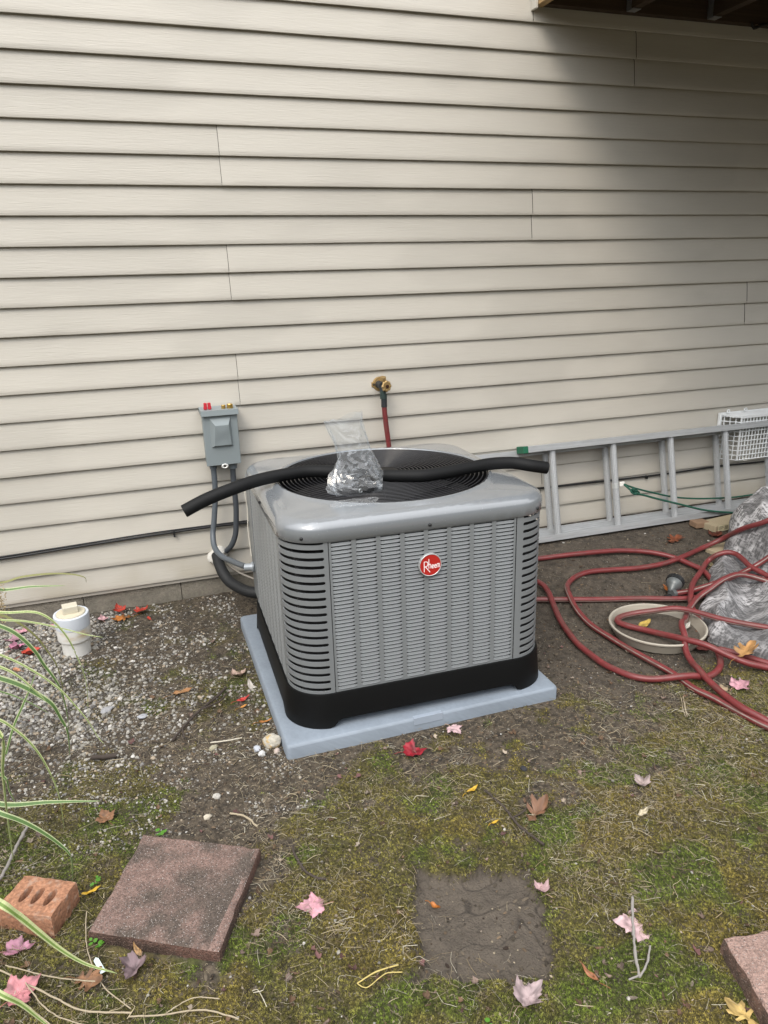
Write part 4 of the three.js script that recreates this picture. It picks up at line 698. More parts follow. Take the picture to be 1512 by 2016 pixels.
function leafGeo(kind, curl, fold, sd) {
  const R = OUT[kind], out = [...R, ...R.slice(1, -1).reverse().map(([x, y]) => [-x, y])], n = out.length, c = [0, 0.36], rows = [], cols = [];
  const q = (x, y) => fold * Math.abs(x) * 1.1 + curl * ((y - 0.4) ** 2 * 1.5 + x * x * 1.4) + 0.16 * (noise(x * 4 + sd, y * 4 + sd * 3) - 0.5) + 0.07 * (noise(x * 9 + sd * 2, y * 9) - 0.5);
  const sub = []; for (let i = 0; i < n; i++) { const a = out[i], b = out[(i + 1) % n]; sub.push(a, [mix(a[0], b[0], 0.5), mix(a[1], b[1], 0.5)]); }
  const col = [];
  for (let j = 0; j <= 5; j++) rows.push(sub.map(([x, y]) => { const t = j / 5, X = mix(c[0], x, t), Y = mix(c[1], y, t); const vein = Math.min(Math.abs(X) * 10, Math.abs(Math.abs(X) - (Y - 0.05) * 0.9) * 7, 1); const k = (0.78 + 0.22 * vein) * (0.7 + 0.6 * fbm(X * 9 + sd, Y * 9, 3)) * (1 - 0.45 * sm((fbm(X * 5 + sd * 3, Y * 5, 2) - 0.56) / 0.12)) * (1 - 0.25 * sm((t - 0.85) / 0.15)); col.push(k, k, k); return [X, q(X, Y), -Y]; }));
  const g = sheet(rows.map((r) => r.slice()), true); g.setAttribute('color', new THREE.Float32BufferAttribute(col, 3)); return g;
}
const leafMats = {};
function leafMat(c) { const k = c.join(); return leafMats[k] ??= new THREE.MeshPhysicalMaterial({ color: lin(...c), vertexColors: true, roughness: 0.55, side: THREE.DoubleSide }); }
let leafN = 0;
function leaf(label, kind, x, z, size, dir, c, o = {}) {
  leafN++;
  const t = thing(o.name ?? 'fallen_leaf', label, 'leaf', null, [x, o.y ?? groundY(x, z) + 0.007 + (o.up ?? 0), z], 0);
  t.rotation.set(o.tx ?? rr(-0.12, 0.12), dir * Math.PI / 180, o.tz ?? rr(-0.12, 0.12), 'YXZ');
  const g = leafGeo(kind, o.curl ?? 0.18, o.fold ?? 0.1, leafN * 3.7).scale(size * (o.wide ?? 1), size, size).translate(0, 0, size * 0.42);
  M('blade', g, leafMat(c), t);
  M('stem', tube([[0, 0.0, size * 0.42], [size * 0.03, 0.003, size * 0.62], [size * 0.12, 0.001, size * 0.85]], 0.0009, 8, 5), leafMat([c[0] * 0.7, c[1] * 0.7, c[2] * 0.5]), t);
  return t;
}
const PINK = [0.60, 0.31, 0.36], PALE = [0.62, 0.43, 0.44], MAUVE = [0.40, 0.22, 0.27], RED = [0.30, 0.014, 0.026], SCAR = [0.42, 0.045, 0.025], ORNG = [0.42, 0.15, 0.03], BRN = [0.24, 0.12, 0.06], TAN = [0.44, 0.26, 0.11], YEL = [0.62, 0.38, 0.03], GREY = [0.38, 0.30, 0.28], CREAM = [0.6, 0.5, 0.3];
// dir: 0 points away from the camera (-z), 90 points left
leaf('pink maple leaf alone on the moss beside the dark red paver', 'maple', 0.231, 1.828, 0.062, 80, PINK, { curl: 0.1, fold: 0.02 });
leaf('large pale pink maple leaf with a forked twig lying across it', 'maple', 0.872, 2.118, 0.076, 62, PALE, { curl: 0.12, wide: 1.1 });
leaf('crimson maple leaf on the moss in front of the grey pad', 'maple', 0.649, 1.389, 0.068, -110, RED, { curl: 0.35, fold: 0.22, wide: 1.05 });
leaf('small light pink maple leaf next to the front edge of the pad', 'maple', 0.803, 1.342, 0.052, 195, PALE, { curl: 0.15, up: 0.008 });
leaf('pink maple leaf beside the crossing red hoses', 'maple', 1.80, 1.45, 0.07, -85, PINK, { curl: 0.12 });
leaf('greyish pink curled leaf below the bare square of dirt', 'maple', 0.58, 2.19, 0.066, -70, [0.42, 0.32, 0.32], { curl: 0.4, fold: 0.3, wide: 0.9 });
leaf('purple pink leaf below the orange brick', 'maple', -0.378, 1.722, 0.062, -100, [0.42, 0.2, 0.27], { curl: 0.25, wide: 0.8 });
leaf('rose pink leaf at the lower left under the grass blades', 'maple', -0.36, 1.833, 0.07, -60, [0.5, 0.2, 0.22], { curl: 0.25 });
leaf('brown star shaped leaf between the pink leaf and the white tag', 'oak', -0.239, 1.854, 0.062, 240, BRN, { curl: 0.35, fold: 0.2, wide: 1.4 });
leaf('shrivelled grey purple leaf below the dark paver', 'maple', -0.148, 1.868, 0.055, 150, [0.24, 0.17, 0.18], { curl: 0.6, fold: 0.5 });
leaf('small orange leaf at the lower edge of the dark paver', 'oval', -0.14, 1.815, 0.032, 30, TAN, { curl: 0.5, tx: 0.5 });
leaf('brown leaf on the moss above the dark paver', 'maple', -0.213, 1.356, 0.05, 20, BRN, { curl: 0.3 });
leaf('yellow leaf between the brick and the dark paver', 'oval', -0.242, 1.614, 0.045, -75, YEL, { curl: 0.3, wide: 0.8 });
leaf('little orange leaf on the bare square of dirt', 'oval', 0.499, 1.908, 0.034, 200, [0.42, 0.14, 0.02], { curl: 0.6, fold: 0.3 });
leaf('crumpled mauve leaf at the corner of the bare square of dirt', 'maple', 0.735, 1.968, 0.04, 10, [0.45, 0.3, 0.3], { curl: 0.6, fold: 0.4 });
leaf('bright yellow narrow leaf beside the dark twig', 'oval', 0.732, 1.606, 0.045, -70, YEL, { curl: 0.5, wide: 0.7 });
leaf('tiny yellow leaf fragment above the bare square of dirt', 'oval', 0.737, 1.735, 0.026, -80, YEL, { curl: 0.2, wide: 0.7 });
leaf('bright red leaf against the foundation behind the white pipe', 'maple', -0.18, 0.035, 0.055, 20, SCAR, { curl: 0.4, up: 0.015, tx: 0.3 });
leaf('red leaf at the foundation, further along from the white pipe', 'maple', -0.089, 0.071, 0.06, -60, SCAR, { curl: 0.35, up: 0.008 });
leaf('orange brown oak leaf between the red leaves at the foundation', 'oak', -0.165, 0.105, 0.09, 100, ORNG, { curl: 0.2, wide: 0.9 });
leaf('dusty pink leaf touching the gravel just past the white pipe', 'maple', -0.25, 0.08, 0.055, 10, [0.55, 0.33, 0.35], { curl: 0.3 });
leaf('dusty pink leaf partly hidden behind the white pipe', 'maple', -0.43, 0.06, 0.055, 60, [0.52, 0.28, 0.28], { curl: 0.3 });
leaf('pink leaf by the foundation behind the grass blades', 'maple', -0.565, 0.07, 0.06, 60, PINK, { curl: 0.2 });
leaf('mauve leaf below the pink leaf behind the grass', 'maple', -0.585, 0.14, 0.06, 100, MAUVE, { curl: 0.3 });
leaf('folded magenta leaf on the gravel beside the scarlet one', 'maple', -0.555, 0.22, 0.06, -70, [0.5, 0.2, 0.3], { curl: 0.4, fold: 0.4 });
leaf('scarlet maple leaf on the gravel behind the grass blades', 'maple', -0.50, 0.285, 0.072, -80, [0.48, 0.05, 0.028], { curl: 0.35, fold: 0.25 });
leaf('small peach leaf on the gravel at the far left', 'oval', -0.535, 0.42, 0.04, 40, [0.5, 0.24, 0.13], { curl: 0.3, wide: 1.4 });
leaf('small red leaf scrap below the oak leaf at the foundation', 'oval', -0.062, 0.156, 0.035, 15, SCAR, { curl: 0.3 });
leaf('long tan brown leaf on the gravelly dirt left of the unit', 'oval', 0.019, 0.792, 0.075, -80, [0.34, 0.17, 0.07], { curl: 0.2, wide: 0.9 });
leaf('torn red leaf close to the pad edge', 'oval', 0.213, 0.905, 0.05, -75, [0.5, 0.05, 0.04], { curl: 0.4, wide: 0.9 });
leaf('orange leaf scrap just below the torn red leaf', 'oval', 0.207, 0.953, 0.035, -70, [0.55, 0.25, 0.06], { curl: 0.3 });
leaf('dried pinkish leaf by the pad edge above the red scrap', 'maple', 0.226, 0.743, 0.06, -60, [0.42, 0.3, 0.24], { curl: 0.5, fold: 0.2 });
leaf('white backed leaf leaning on the pad edge', 'oval', 0.254, 0.833, 0.048, 10, [0.5, 0.46, 0.42], { curl: 0.5, tx: 0.5 });
leaf('curled orange leaf at the pad edge above the pale stone', 'oval', 0.26, 1.07, 0.045, -90, [0.42, 0.17, 0.04], { curl: 0.6, wide: 0.7 });
leaf('reddish brown leaf lying in front of the ladder', 'oak', 2.38, 0.405, 0.11, -70, [0.2, 0.06, 0.025], { curl: 0.3, wide: 1.1 });
leaf('dark red leaf in the shade beside the wood block', 'maple', 2.62, 0.42, 0.08, -70, [0.13, 0.035, 0.02], { curl: 0.3 });
leaf('rusty orange leaf between the saucer and the cloth', 'maple', 1.945, 1.12, 0.07, -50, [0.26, 0.09, 0.035], { curl: 0.3, up: 0.01 });
leaf('dark red brown leaf under the hose below the saucer', 'maple', 1.868, 1.195, 0.085, -90, [0.16, 0.035, 0.03], { curl: 0.2 });
leaf('yellow leaf lying in the saucer inside the hose loop', 'oval', 1.755, 1.0, 0.075, -70, [0.6, 0.42, 0.1], { y: 0.032, curl: 0.3, wide: 1.1 });
leaf('whitish leaf inside the far side of the saucer', 'maple', 1.875, 1.09, 0.06, -70, [0.5, 0.48, 0.42], { y: 0.04, curl: 0.3, wide: 0.7 });
leaf('big tan leaf draped over the red hose near the cloth', 'oak', 1.915, 1.338, 0.13, -75, [0.5, 0.27, 0.1], { y: 0.05, curl: 0.3, fold: 0.15, wide: 0.9, tx: 0.1, tz: 0.3 });
leaf('beige oval leaf against the hose beside the pink leaf', 'oval', 1.728, 1.452, 0.05, -20, [0.46, 0.35, 0.23], { curl: 0.3, up: 0.005, wide: 1.2 });
leaf('orange leaf behind the spray nozzle', 'oval', 2.03, 0.79, 0.045, 10, [0.4, 0.13, 0.03], { curl: 0.4, up: 0.02, tx: 0.5 });
leaf('cream leaf on the dirt inside the striped hose arch', 'maple', 2.40, 0.66, 0.06, -80, CREAM, { curl: 0.3, wide: 0.7 });
leaf('dark brown oak leaf at the end of the dark twig', 'oak', 0.853, 1.745, 0.1, -60, [0.2, 0.1, 0.055], { curl: 0.5, fold: 0.3, wide: 0.9 });
leaf('yellow oak leaf beside the pale red paver at the bottom', 'oak', 0.94, 2.36, 0.075, 10, [0.6, 0.42, 0.15], { curl: 0.15 });
leaf('narrow russet leaf on the moss right of the dirt square', 'oval', 0.72, 2.187, 0.05, 20, [0.3, 0.12, 0.05], { curl: 0.6, wide: 0.5 });
leaf('grey dried leaf in the straw patch at the right', 'maple', 1.18, 1.741, 0.05, 0, GREY, { curl: 0.6, fold: 0.3 });
leaf('cream leaf scrap in the straw patch below the grey leaf', 'oval', 1.108, 1.842, 0.045, -70, [0.6, 0.52, 0.36], { curl: 0.3 });
leaf('pinkish grey leaf scrap on the dirt behind the unit corner hose', 'oval', 1.84, 0.86, 0.05, -70, [0.4, 0.3, 0.26], { curl: 0.4, wide: 0.6 });

// ------------------------------------------------------------------ twigs, tag, stones, sprouts
const bark = mat(lin(0.055, 0.042, 0.034), 0.9), greyBark = mat(lin(0.26, 0.24, 0.22), 0.85), strawM = mat(lin(0.36, 0.30, 0.21), 0.85);
function twig(label, runs, r, m, name = 'twig') {
  const t = thing(name, label, name === 'twig' ? 'twig' : 'dry stem');
  runs.forEach((pts, k) => { const P = pts.map(([x, z, up]) => [x, groundY(x, z) + r + 0.004 + (up ?? 0), z]); const g = tube(P, r * (k ? 0.7 : 1), P.length * 8, 7), p = g.attributes.position; for (let i = 0; i < p.count; i++) p.setXYZ(i, p.getX(i) + r * 1.1 * (noise(p.getX(i) * 90, p.getZ(i) * 90) - 0.5) + r * 0.5 * (noise(p.getX(i) * 300, p.getZ(i) * 300) - 0.5), p.getY(i) + 0.0012 * (noise(p.getX(i) * 200, p.getZ(i) * 260 + 5) - 0.5), p.getZ(i)); M(k ? 'side_shoot' : 'stem', g, m, t); });
  return t;
}
twig('short curved dark twig above the pink leaf', [[[0.231, 1.633], [0.23, 1.679], [0.242, 1.721], [0.265, 1.754], [0.283, 1.763]]], 0.0028, bark);
twig('long dark twig running to the brown oak leaf', [[[0.765, 1.62, 0.004], [0.781, 1.696, 0.006], [0.789, 1.764, 0.003], [0.812, 1.85]], [[0.785, 1.74, 0.003], [0.81, 1.74, 0.01], [0.83, 1.73, 0.012]]], 0.0034, bark);
twig('forked dark twig on the gravel left of the pad', [[[-0.028, 1.069], [0.012, 1.01, 0.006], [0.074, 0.936, 0.01], [0.13, 0.877, 0.012], [0.168, 0.833, 0.01]], [[0.012, 1.01, 0.006], [0.01, 1.05], [0.012, 1.07]], [[0.074, 0.936, 0.01], [0.14, 0.91, 0.015], [0.17, 0.87, 0.01]]], 0.0042, bark);
twig('forked grey twig lying across the large pale pink leaf', [[[0.90, 2.076, 0.02], [0.862, 2.13, 0.02], [0.828, 2.183, 0.01], [0.805, 2.228]], [[0.805, 2.228], [0.822, 2.22, 0.006], [0.841, 2.207, 0.008], [0.864, 2.184, 0.008]], [[0.808, 2.225], [0.786, 2.222]]], 0.0031, greyBark);
twig('grey stick standing up from the lower left edge', [[[-0.5, 1.57], [-0.445, 1.507, 0.01], [-0.423, 1.416, 0.012], [-0.403, 1.333, 0.01]]], 0.0042, greyBark);
twig('flat brown piece of bark on the moss above the brown leaf', [[[-0.255, 1.079, 0.002], [-0.22, 1.085, 0.004], [-0.187, 1.088, 0.002]]], 0.0075, bark);
twig('yellow straw stem bent double left of the dirt square', [[[0.275, 2.041], [0.317, 2.032, 0.004], [0.366, 2.033]], [[0.275, 2.041], [0.289, 2.055], [0.335, 2.045, 0.004], [0.367, 2.053]]], 0.0016, mat(lin(0.5, 0.4, 0.14), 0.7), 'dry_stem');
twig('thick pale dry stem crossing the bottom left', [[[-0.46, 1.74, 0.01], [-0.409, 1.773, 0.01], [-0.346, 1.829, 0.006], [-0.295, 1.878, 0.005], [-0.248, 1.92, 0.003], [-0.155, 1.954]], [[-0.36, 1.815, 0.008], [-0.3, 1.905], [-0.22, 1.965]], [[-0.44, 1.80, 0.004], [-0.37, 1.85, 0.006], [-0.30, 1.93], [-0.24, 1.99]], [[-0.40, 1.76, 0.006], [-0.30, 1.83, 0.01], [-0.21, 1.87, 0.004]]], 0.0019, strawM, 'dry_stem');
twig('thin dry stem curving past the white tag', [[[-0.246, 1.678, 0.01], [-0.245, 1.734, 0.006], [-0.238, 1.791, 0.003], [-0.205, 1.881, 0.003], [-0.155, 1.945]]], 0.0012, strawM, 'dry_stem');
twig('folded straw stem in front of the crossing hoses', [[[1.58, 1.432], [1.54, 1.492], [1.519, 1.524]], [[1.571, 1.434], [1.538, 1.482], [1.514, 1.522]]], 0.0022, strawM, 'dry_stem');
twig('pale dry root along the bottom edge', [[[-0.16, 1.96], [-0.1, 1.985, 0.003], [-0.023, 2.0], [0.04, 2.04]], [[-0.1, 1.985], [-0.04, 1.97], [0.01, 1.985]]], 0.0017, strawM, 'dry_stem');
twig('pale stick below the pad corner on the mossy gravel', [[[0.10, 1.46], [0.135, 1.49, 0.002], [0.16, 1.535]]], 0.0028, strawM, 'dry_stem');
twig('bleached stick on the gravel above the white stones', [[[0.085, 1.12], [0.13, 1.135, 0.003], [0.18, 1.13]]], 0.0024, mat(lin(0.5, 0.46, 0.38), 0.8), 'dry_stem');
{
  const t = thing('plant_tag', 'white plastic plant tag lying below the dark paver', 'plant tag', null, [-0.216, groundY(-0.216, 1.83) + 0.012, 1.83], 0.35);
  const s = new THREE.Shape(); s.moveTo(-0.004, -0.022); s.lineTo(0.007, -0.022); s.lineTo(0.005, 0.018); s.lineTo(0.001, 0.024); s.lineTo(-0.005, 0.018);
  M('strip', new THREE.ExtrudeGeometry(s, { depth: 0.001, bevelEnabled: false }).rotateX(-Math.PI / 2), mat(lin(0.62, 0.72, 0.72), 0.4), t);
}
function stoneGeo(s, d = 2) { const g = new THREE.IcosahedronGeometry(1, d), p = g.attributes.position; for (let i = 0; i < p.count; i++) { const v = V(p.getX(i), p.getY(i), p.getZ(i)); const k = 1 + 0.5 * (noise(v.x * 1.6 + s, v.y * 1.6 + v.z * 1.3 + s) - 0.5) + 0.18 * (noise(v.x * 4 + s, v.z * 4 - v.y * 3) - 0.5); p.setXYZ(i, v.x * k, v.y * k, v.z * k); } g.computeVertexNormals(); return g; }
const stT = tex(128, 128, (u, v) => { const a = fbm(u * 6, v * 6, 3), k = 0.75 + 0.5 * fbm(u * 20, v * 20, 2), y = sm((a - 0.5) / 0.12); return [mix(0.42, 0.46, y) * k, mix(0.39, 0.33, y) * k, mix(0.33, 0.16, y) * k]; });
for (const [l, x, z, sx, sy, sz, c] of [
  ['pointed cream stone touching the corner of the pad', 0.262, 1.195, 0.02, 0.022, 0.026, null],
  ['small pinkish stone below the pointed cream stone', 0.268, 1.235, 0.011, 0.008, 0.009, [0.45, 0.37, 0.33]],
  ['bluish white flat stone left of the pointed cream stone', 0.215, 1.205, 0.013, 0.008, 0.011, [0.42, 0.44, 0.48]],
  ['white angular stone below the bluish one', 0.224, 1.235, 0.011, 0.009, 0.011, [0.55, 0.55, 0.54]],
  ['pale round stone on the moss above the dark paver', 0.075, 1.375, 0.012, 0.008, 0.009, [0.42, 0.4, 0.36]],
  ['small upright cream stone nearest the dark paver', 0.042, 1.455, 0.008, 0.007, 0.011, [0.5, 0.45, 0.36]],
  ['flat greenish stone on the gravelly moss', 0.09, 1.145, 0.014, 0.006, 0.011, [0.36, 0.34, 0.25]],
  ['grey shard of slate lying between grass and twig', -0.11, 0.885, 0.013, 0.004, 0.016, [0.36, 0.37, 0.4]],
  ['flat grey stone at the foot of the grass', -0.22, 0.80, 0.022, 0.008, 0.016, [0.33, 0.33, 0.34]],
  ['black pebble beside the dark twig', 0.91, 1.575, 0.010, 0.008, 0.009, [0.03, 0.03, 0.035]],
]) { const m = M('stone', stoneGeo(x * 31 + z * 17), c ? mat(lin(...c), 0.9) : new THREE.MeshStandardMaterial({ map: stT, roughness: 0.9 })); m.scale.set(sx, sy, sz); m.rotation.y = x * 40; m.position.set(x, groundY(x, z) + sy * 0.55, z); tag(m, l, 'stone'); }
{
  const cm = mat(lin(0.07, 0.2, 0.015), 0.55, { side: THREE.DoubleSide });
  for (const [x, z, l] of [[-0.222, 1.77, 'tiny green clover sprout under the edge of the dark paver'], [-0.228, 1.585, 'tiny green clover sprout between brick and dark paver'], [-0.075, 1.478, 'tiny green clover sprout at the top corner of the dark paver'], [0.48, 2.24, 'clump of green sprouts below the bare dirt square']]) {
    const t = thing('clover', l, 'sprout', null, [x, groundY(x, z), z]);
    for (let i = 0; i < (x > 0.4 ? 14 : 8); i++) { const s = x > 0.4 ? 0.03 : 0.012, g = new THREE.CircleGeometry(rr(0.003, 0.006), 8).rotateX(-Math.PI / 2 + rr(-0.5, 0.5)).rotateY(rr(0, 6)).translate(rr(-s, s), rr(0.006, 0.016), rr(-s, s)); M('leaflet', g, cm, t); }
  }
}

// ------------------------------------------------------------------ gravel, straw, moss and crumbs (uncountable)
{
  const dummy = new THREE.Object3D(), cc = new THREE.Color();
  function scatter(name, label, category, geos, material, want, place, parentGroup) {
    const g = thing(name, label, category); g.userData.kind = 'stuff';
    const lists = geos.map(() => []);
    let tries = 0, n = 0; while (n < want && tries < want * 14) { tries++; const p = place(); if (!p) continue; lists[Math.floor(rnd() * geos.length)].push(p); n++; }
    geos.forEach((geo, k) => {
      const m = new THREE.InstancedMesh(geo, material, lists[k].length); m.name = category.replace(/ /g, '_') + '_pieces'; m.castShadow = m.receiveShadow = true;
      lists[k].forEach((p, i) => { dummy.position.set(p.x, p.y, p.z); dummy.rotation.set(p.rx ?? 0, p.ry ?? 0, p.rz ?? 0, 'YXZ'); dummy.scale.set(p.s * (p.sx ?? 1), p.s * (p.sy ?? 1), p.s * (p.sz ?? 1)); dummy.updateMatrix(); m.setMatrixAt(i, dummy.matrix); m.setColorAt(i, cc.setRGB(...p.c)); });
      g.add(m);
    });
  }
  const inPad = (x, z, e = 0.0) => Math.abs(x - 0.745) < 0.457 + e && Math.abs(z - 0.815) < 0.472 + e;
  const onPaver = (x, z) => { const f = (cx, cz, ux, uz, h) => { const dx = x - cx, dz = z - cz; return Math.max(Math.abs(dx * ux + dz * uz), Math.abs(-dx * uz + dz * ux)) < h; }; return f(-0.045, 1.712, 0.87, 0.494, 0.148) || f(1.098, 2.404, 0.986, 0.165, 0.134) || Math.hypot(x + 0.345, z - 1.637) < 0.055; };
  const spot = (bias) => { const z = bias ? 2.55 * Math.sqrt(rnd()) : rr(0.004, 2.55), xl = -0.72 + 0.13 * z, xr = z < 1.3 ? mix(3.5, 2.15, z / 1.3) : mix(2.15, 1.0, (z - 1.3) / 1.25), x = rr(xl, xr); return inPad(x, z) || onPaver(x, z) ? null : [x, z]; };
  const rockM = new THREE.MeshStandardMaterial({ color: 0xffffff, roughness: 0.9 });
  scatter('gravel', 'pale crushed gravel strewn over the dirt left of the unit', 'gravel', [stoneGeo(1.3, 1), stoneGeo(5.1, 1), stoneGeo(9.7, 1), stoneGeo(13.3, 0)].map((g) => toCreasedNormals(g, 0.2)), rockM, 17000, () => {
    const left = rnd() < 0.75, s = left ? [rr(-0.72, 0.32), rr(0.003, 1.5)] : spot(); if (!s || inPad(...s) || onPaver(...s)) return null; const [x, z] = s, q = zone(x, z);
    const cl = fbm(x * 11 + 5, z * 11 + 60, 2);
    const d = q.grav * 0.5 + (x < 0.32 && z < 1.5 ? 0.17 * sm((cl - 0.42) / 0.2) + 0.035 : 0) + 0.05 * sm((cl - 0.52) / 0.1) + (q.dirt > 0.5 ? 0.008 : 0.0) + (z > 1.15 && rnd() < 0.5 ? 0.26 * sm((cl - 0.46) / 0.2) * (x > -0.05 ? 1 : 0.35) + 0.025 : 0) - q.p;
    if (rnd() > d) return null;
    const big = Math.pow(rnd(), 3), r = mix(0.0014, 0.0078, big) * (q.grav > 0.4 ? 1 : z > 1.15 ? 0.55 : 0.85), t = rnd(), k = rr(0.45, 1.15);
    const c = t < 0.55 ? [0.37, 0.35, 0.31] : t < 0.75 ? [0.22, 0.21, 0.20] : t < 0.88 ? [0.33, 0.27, 0.20] : [0.52, 0.50, 0.47];
    return { x, z, y: groundY(x, z, q) + r * 0.12 + 0.0022 * q.moss, s: r, sy: rr(0.55, 0.8), sx: rr(0.8, 1.3), ry: rr(0, 6.3), rx: rr(-0.4, 0.4), c: c.map((v) => v * k) };
  });
  // dark crumbs and bark bits
  scatter('dirt_crumbs', 'brown crumbs of soil and bark on the bare dirt', 'crumbs', [stoneGeo(21.3, 1), stoneGeo(25.1, 0), stoneGeo(29.9, 0)].map((g) => toCreasedNormals(g, 0.2)), new THREE.MeshStandardMaterial({ color: 0xffffff, roughness: 1 }), 46000, () => {
    const s = spot(true); if (!s) return null; const [x, z] = s, q = zone(x, z); if (rnd() < q.grav * 0.5 || rnd() < q.moss * 0.45 || rnd() < q.p * 0.85) return null;
    const r = mix(0.0009, 0.0046 * (1 - 0.45 * q.moss), Math.pow(rnd(), 3)), k = rr(0.3, 1.6), t = rnd();
    const c = t < 0.7 ? [0.08, 0.064, 0.046] : t < 0.86 && r < 0.0026 ? [0.24, 0.20, 0.14] : t < 0.94 ? [0.11, 0.078, 0.05] : [0.04, 0.026, 0.018];
    return { x, z, y: groundY(x, z, q) + r * 0.2, s: r, sy: rr(0.3, 0.8), sx: rr(0.6, 2.4), ry: rr(0, 6.3), rz: rr(-0.4, 0.4), c: c.map((v) => v * k) };
  });
  // straw: bent three-sided stems
  const strand = (bend, kink) => { const g = tube([[-0.5, 0, 0], [-0.25, 0.03, bend * 0.6], [0, 0.05, bend], [0.25, 0.03, bend * 0.5 + kink], [0.5, 0.0, kink * 1.6]], 0.011, 8, 3); return g; };
  scatter('dry_straw', 'pale dry straw and needles strewn over the mossy dirt', 'straw', [strand(0.05, 0.02), strand(0.16, -0.05), strand(-0.1, 0.12), strand(0.02, 0)], new THREE.MeshStandardMaterial({ color: 0xffffff, roughness: 0.8 }), 20000, () => {
    const s = spot(true); if (!s) return null; const [x, z] = s, q = zone(x, z);
    const cl = fbm(x * 4.5 + 33, z * 4.5 + 12, 3), heap = Math.exp(-((x - 1.5) ** 2 + (z - 1.62) ** 2) / 0.06) + 0.8 * Math.exp(-((x - 1.12) ** 2 + (z - 1.8) ** 2) / 0.025) + 0.6 * Math.exp(-((x - 0.07) ** 2 + (z - 0.95) ** 2) / 0.05) + 0.5 * Math.exp(-((x + 0.35) ** 2 + (z - 1.45) ** 2) / 0.04) + 0.5 * Math.exp(-((x + 0.3) ** 2 + (z - 1.95) ** 2) / 0.04);
    const d = 0.10 + 0.55 * sm((cl - 0.42) / 0.25) + heap; if (rnd() > d * (1 - 0.85 * q.dirt) * (1 - 0.85 * q.p) * (1 - 0.6 * q.grav)) return null;
    const L = mix(0.005, 0.052, Math.pow(rnd(), 3.2)), t = rnd(), k = rr(0.45, 1.3), wid = (rnd() < 0.06 ? rr(1.4, 2.2) : rr(0.4, 1.15)) * 0.04 / L;
    const c = t < 0.5 ? [0.40, 0.335, 0.22] : t < 0.72 ? [0.26, 0.20, 0.115] : t < 0.92 ? [0.52, 0.48, 0.38] : [0.12, 0.08, 0.05];
    return { x, z, y: groundY(x, z, q) + 0.0035 + 0.006 * rnd(), s: L, sy: wid, sz: Math.max(0.6, wid), ry: rr(0, 6.3), rz: rr(-0.16, 0.16), rx: rr(-0.5, 0.5), c: c.map((v) => v * k) };
  });
  const flake = (s) => { const g = leafGeo('maple', 0.6, 0.4, s); g.deleteAttribute('color'); return g; }, flake2 = leafGeo('oval', 0.6, 0.5, 4.4); flake2.deleteAttribute('color');
  scatter('leaf_litter', 'small shrivelled scraps of dead leaf scattered over the ground', 'litter', [flake(2.2), flake(8.1), flake2], new THREE.MeshStandardMaterial({ color: 0xffffff, roughness: 0.9, side: THREE.DoubleSide }), 900, () => {
    const s = spot(true); if (!s) return null; const [x, z] = s, q = zone(x, z); if (rnd() < 0.8 * q.p) return null;
    const t = rnd(), k = rr(0.5, 1.2), c = t < 0.45 ? [0.14, 0.085, 0.05] : t < 0.7 ? [0.22, 0.16, 0.13] : t < 0.85 ? [0.34, 0.28, 0.22] : [0.16, 0.08, 0.075];
    return { x, z, y: groundY(x, z, q) + 0.003, s: mix(0.006, 0.024, Math.pow(rnd(), 2.5)), sx: rr(0.5, 1.1), ry: rr(0, 6.3), rx: rr(-0.5, 0.5), rz: rr(-0.4, 0.4), c: c.map((v) => v * k) };
  });
  // moss sprigs
  const sprig = (n, lean) => { const pos = [], idx = []; for (let i = 0; i < n; i++) { const a = i / n * 6.283 + lean, c = Math.cos(a), s = Math.sin(a), w = 0.16, k = pos.length / 3; pos.push(-s * w, 0, c * w, s * w, 0, -c * w, c * 0.55 - s * 0.08, 0.75, s * 0.55 + c * 0.08, c * 0.9, 0.95, s * 0.9); idx.push(k, k + 1, k + 2, k + 2, k + 1, k + 3); } return geoFrom(pos, idx); };
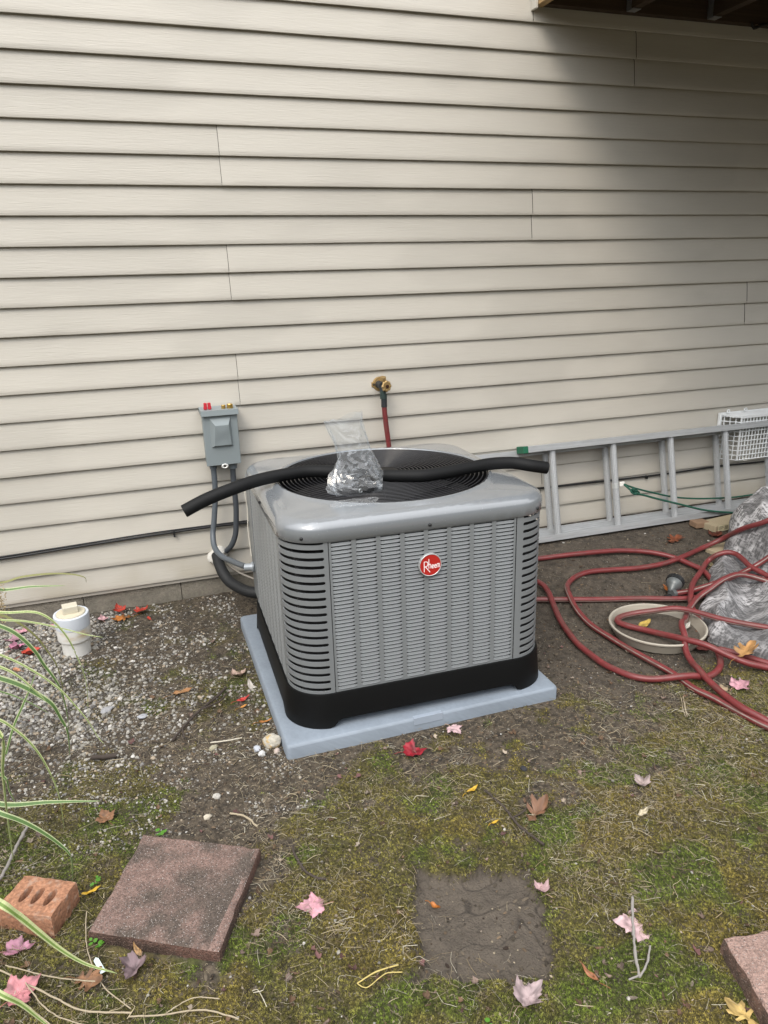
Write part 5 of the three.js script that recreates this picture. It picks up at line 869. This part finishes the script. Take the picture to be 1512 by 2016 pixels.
  scatter('moss', 'short green and golden moss covering the ground in front', 'moss', [sprig(4, 0.2), sprig(5, 0.9), sprig(3, 0.5)], new THREE.MeshStandardMaterial({ color: 0xffffff, roughness: 0.9, side: THREE.DoubleSide }), 300000, () => {
    const s = spot(true); if (!s) return null; const [x, z] = s, q = zone(x, z); if (rnd() > q.moss * 0.95) return null;
    const green = sm((fbm(x * 9 + 40, z * 9 + 2, 3) - 0.47) / 0.22), gold = sm((fbm(x * 6 + 90, z * 6 + 33, 3) - 0.42) / 0.25), k = (0.32 + 2.3 * Math.pow(rnd(), 2.6)) * (0.55 + 0.9 * fbm(x * 30, z * 30, 2));
    const c = [mix(mix(0.145, 0.175, gold), 0.105, green) * k, mix(mix(0.13, 0.142, gold), 0.138, green) * k, mix(0.032, 0.020, green) * k];
    return { x, z, y: groundY(x, z, q) - 0.0008, s: rr(0.0017, 0.0050), sy: rr(0.6, 1.5), ry: rr(0, 6.3), rx: rr(-0.3, 0.3), c };
  });
}
{ // unseen trees added behind the camera to block light from the horizon
  const g = thing('added_woods', 'unseen mass of autumn trees added round the yard to dim the low sky', 'added_woods'); g.userData.kind = 'stuff';
  const blob = stoneGeo(77.7, 3), im = new THREE.InstancedMesh(blob, mat(0xffffff, 0.95), 420), o = new THREE.Object3D(), c = new THREE.Color(); im.name = 'added_crowns';
  for (let i = 0; i < 420; i++) { const a = Math.PI * (-0.12 + 1.24 * rnd()), R = rr(19, 30); o.position.set(R * Math.cos(a), rr(0.5, 5.5) * (R / 25), R * Math.sin(a)); o.scale.set(rr(1.2, 2.4), rr(1.1, 2.2), rr(1.2, 2.4)); o.rotation.set(rnd() * 6, rnd() * 6, 0); o.updateMatrix(); im.setMatrixAt(i, o.matrix); const t = rnd(), k = rr(0.6, 1.2); c.setRGB(...(t < 0.6 ? [0.035, 0.05, 0.018] : t < 0.85 ? [0.10, 0.05, 0.02] : [0.11, 0.09, 0.03]).map((v) => v * k)); im.setColorAt(i, c); }
  g.add(im);
}
renderer.render(scene, camera);
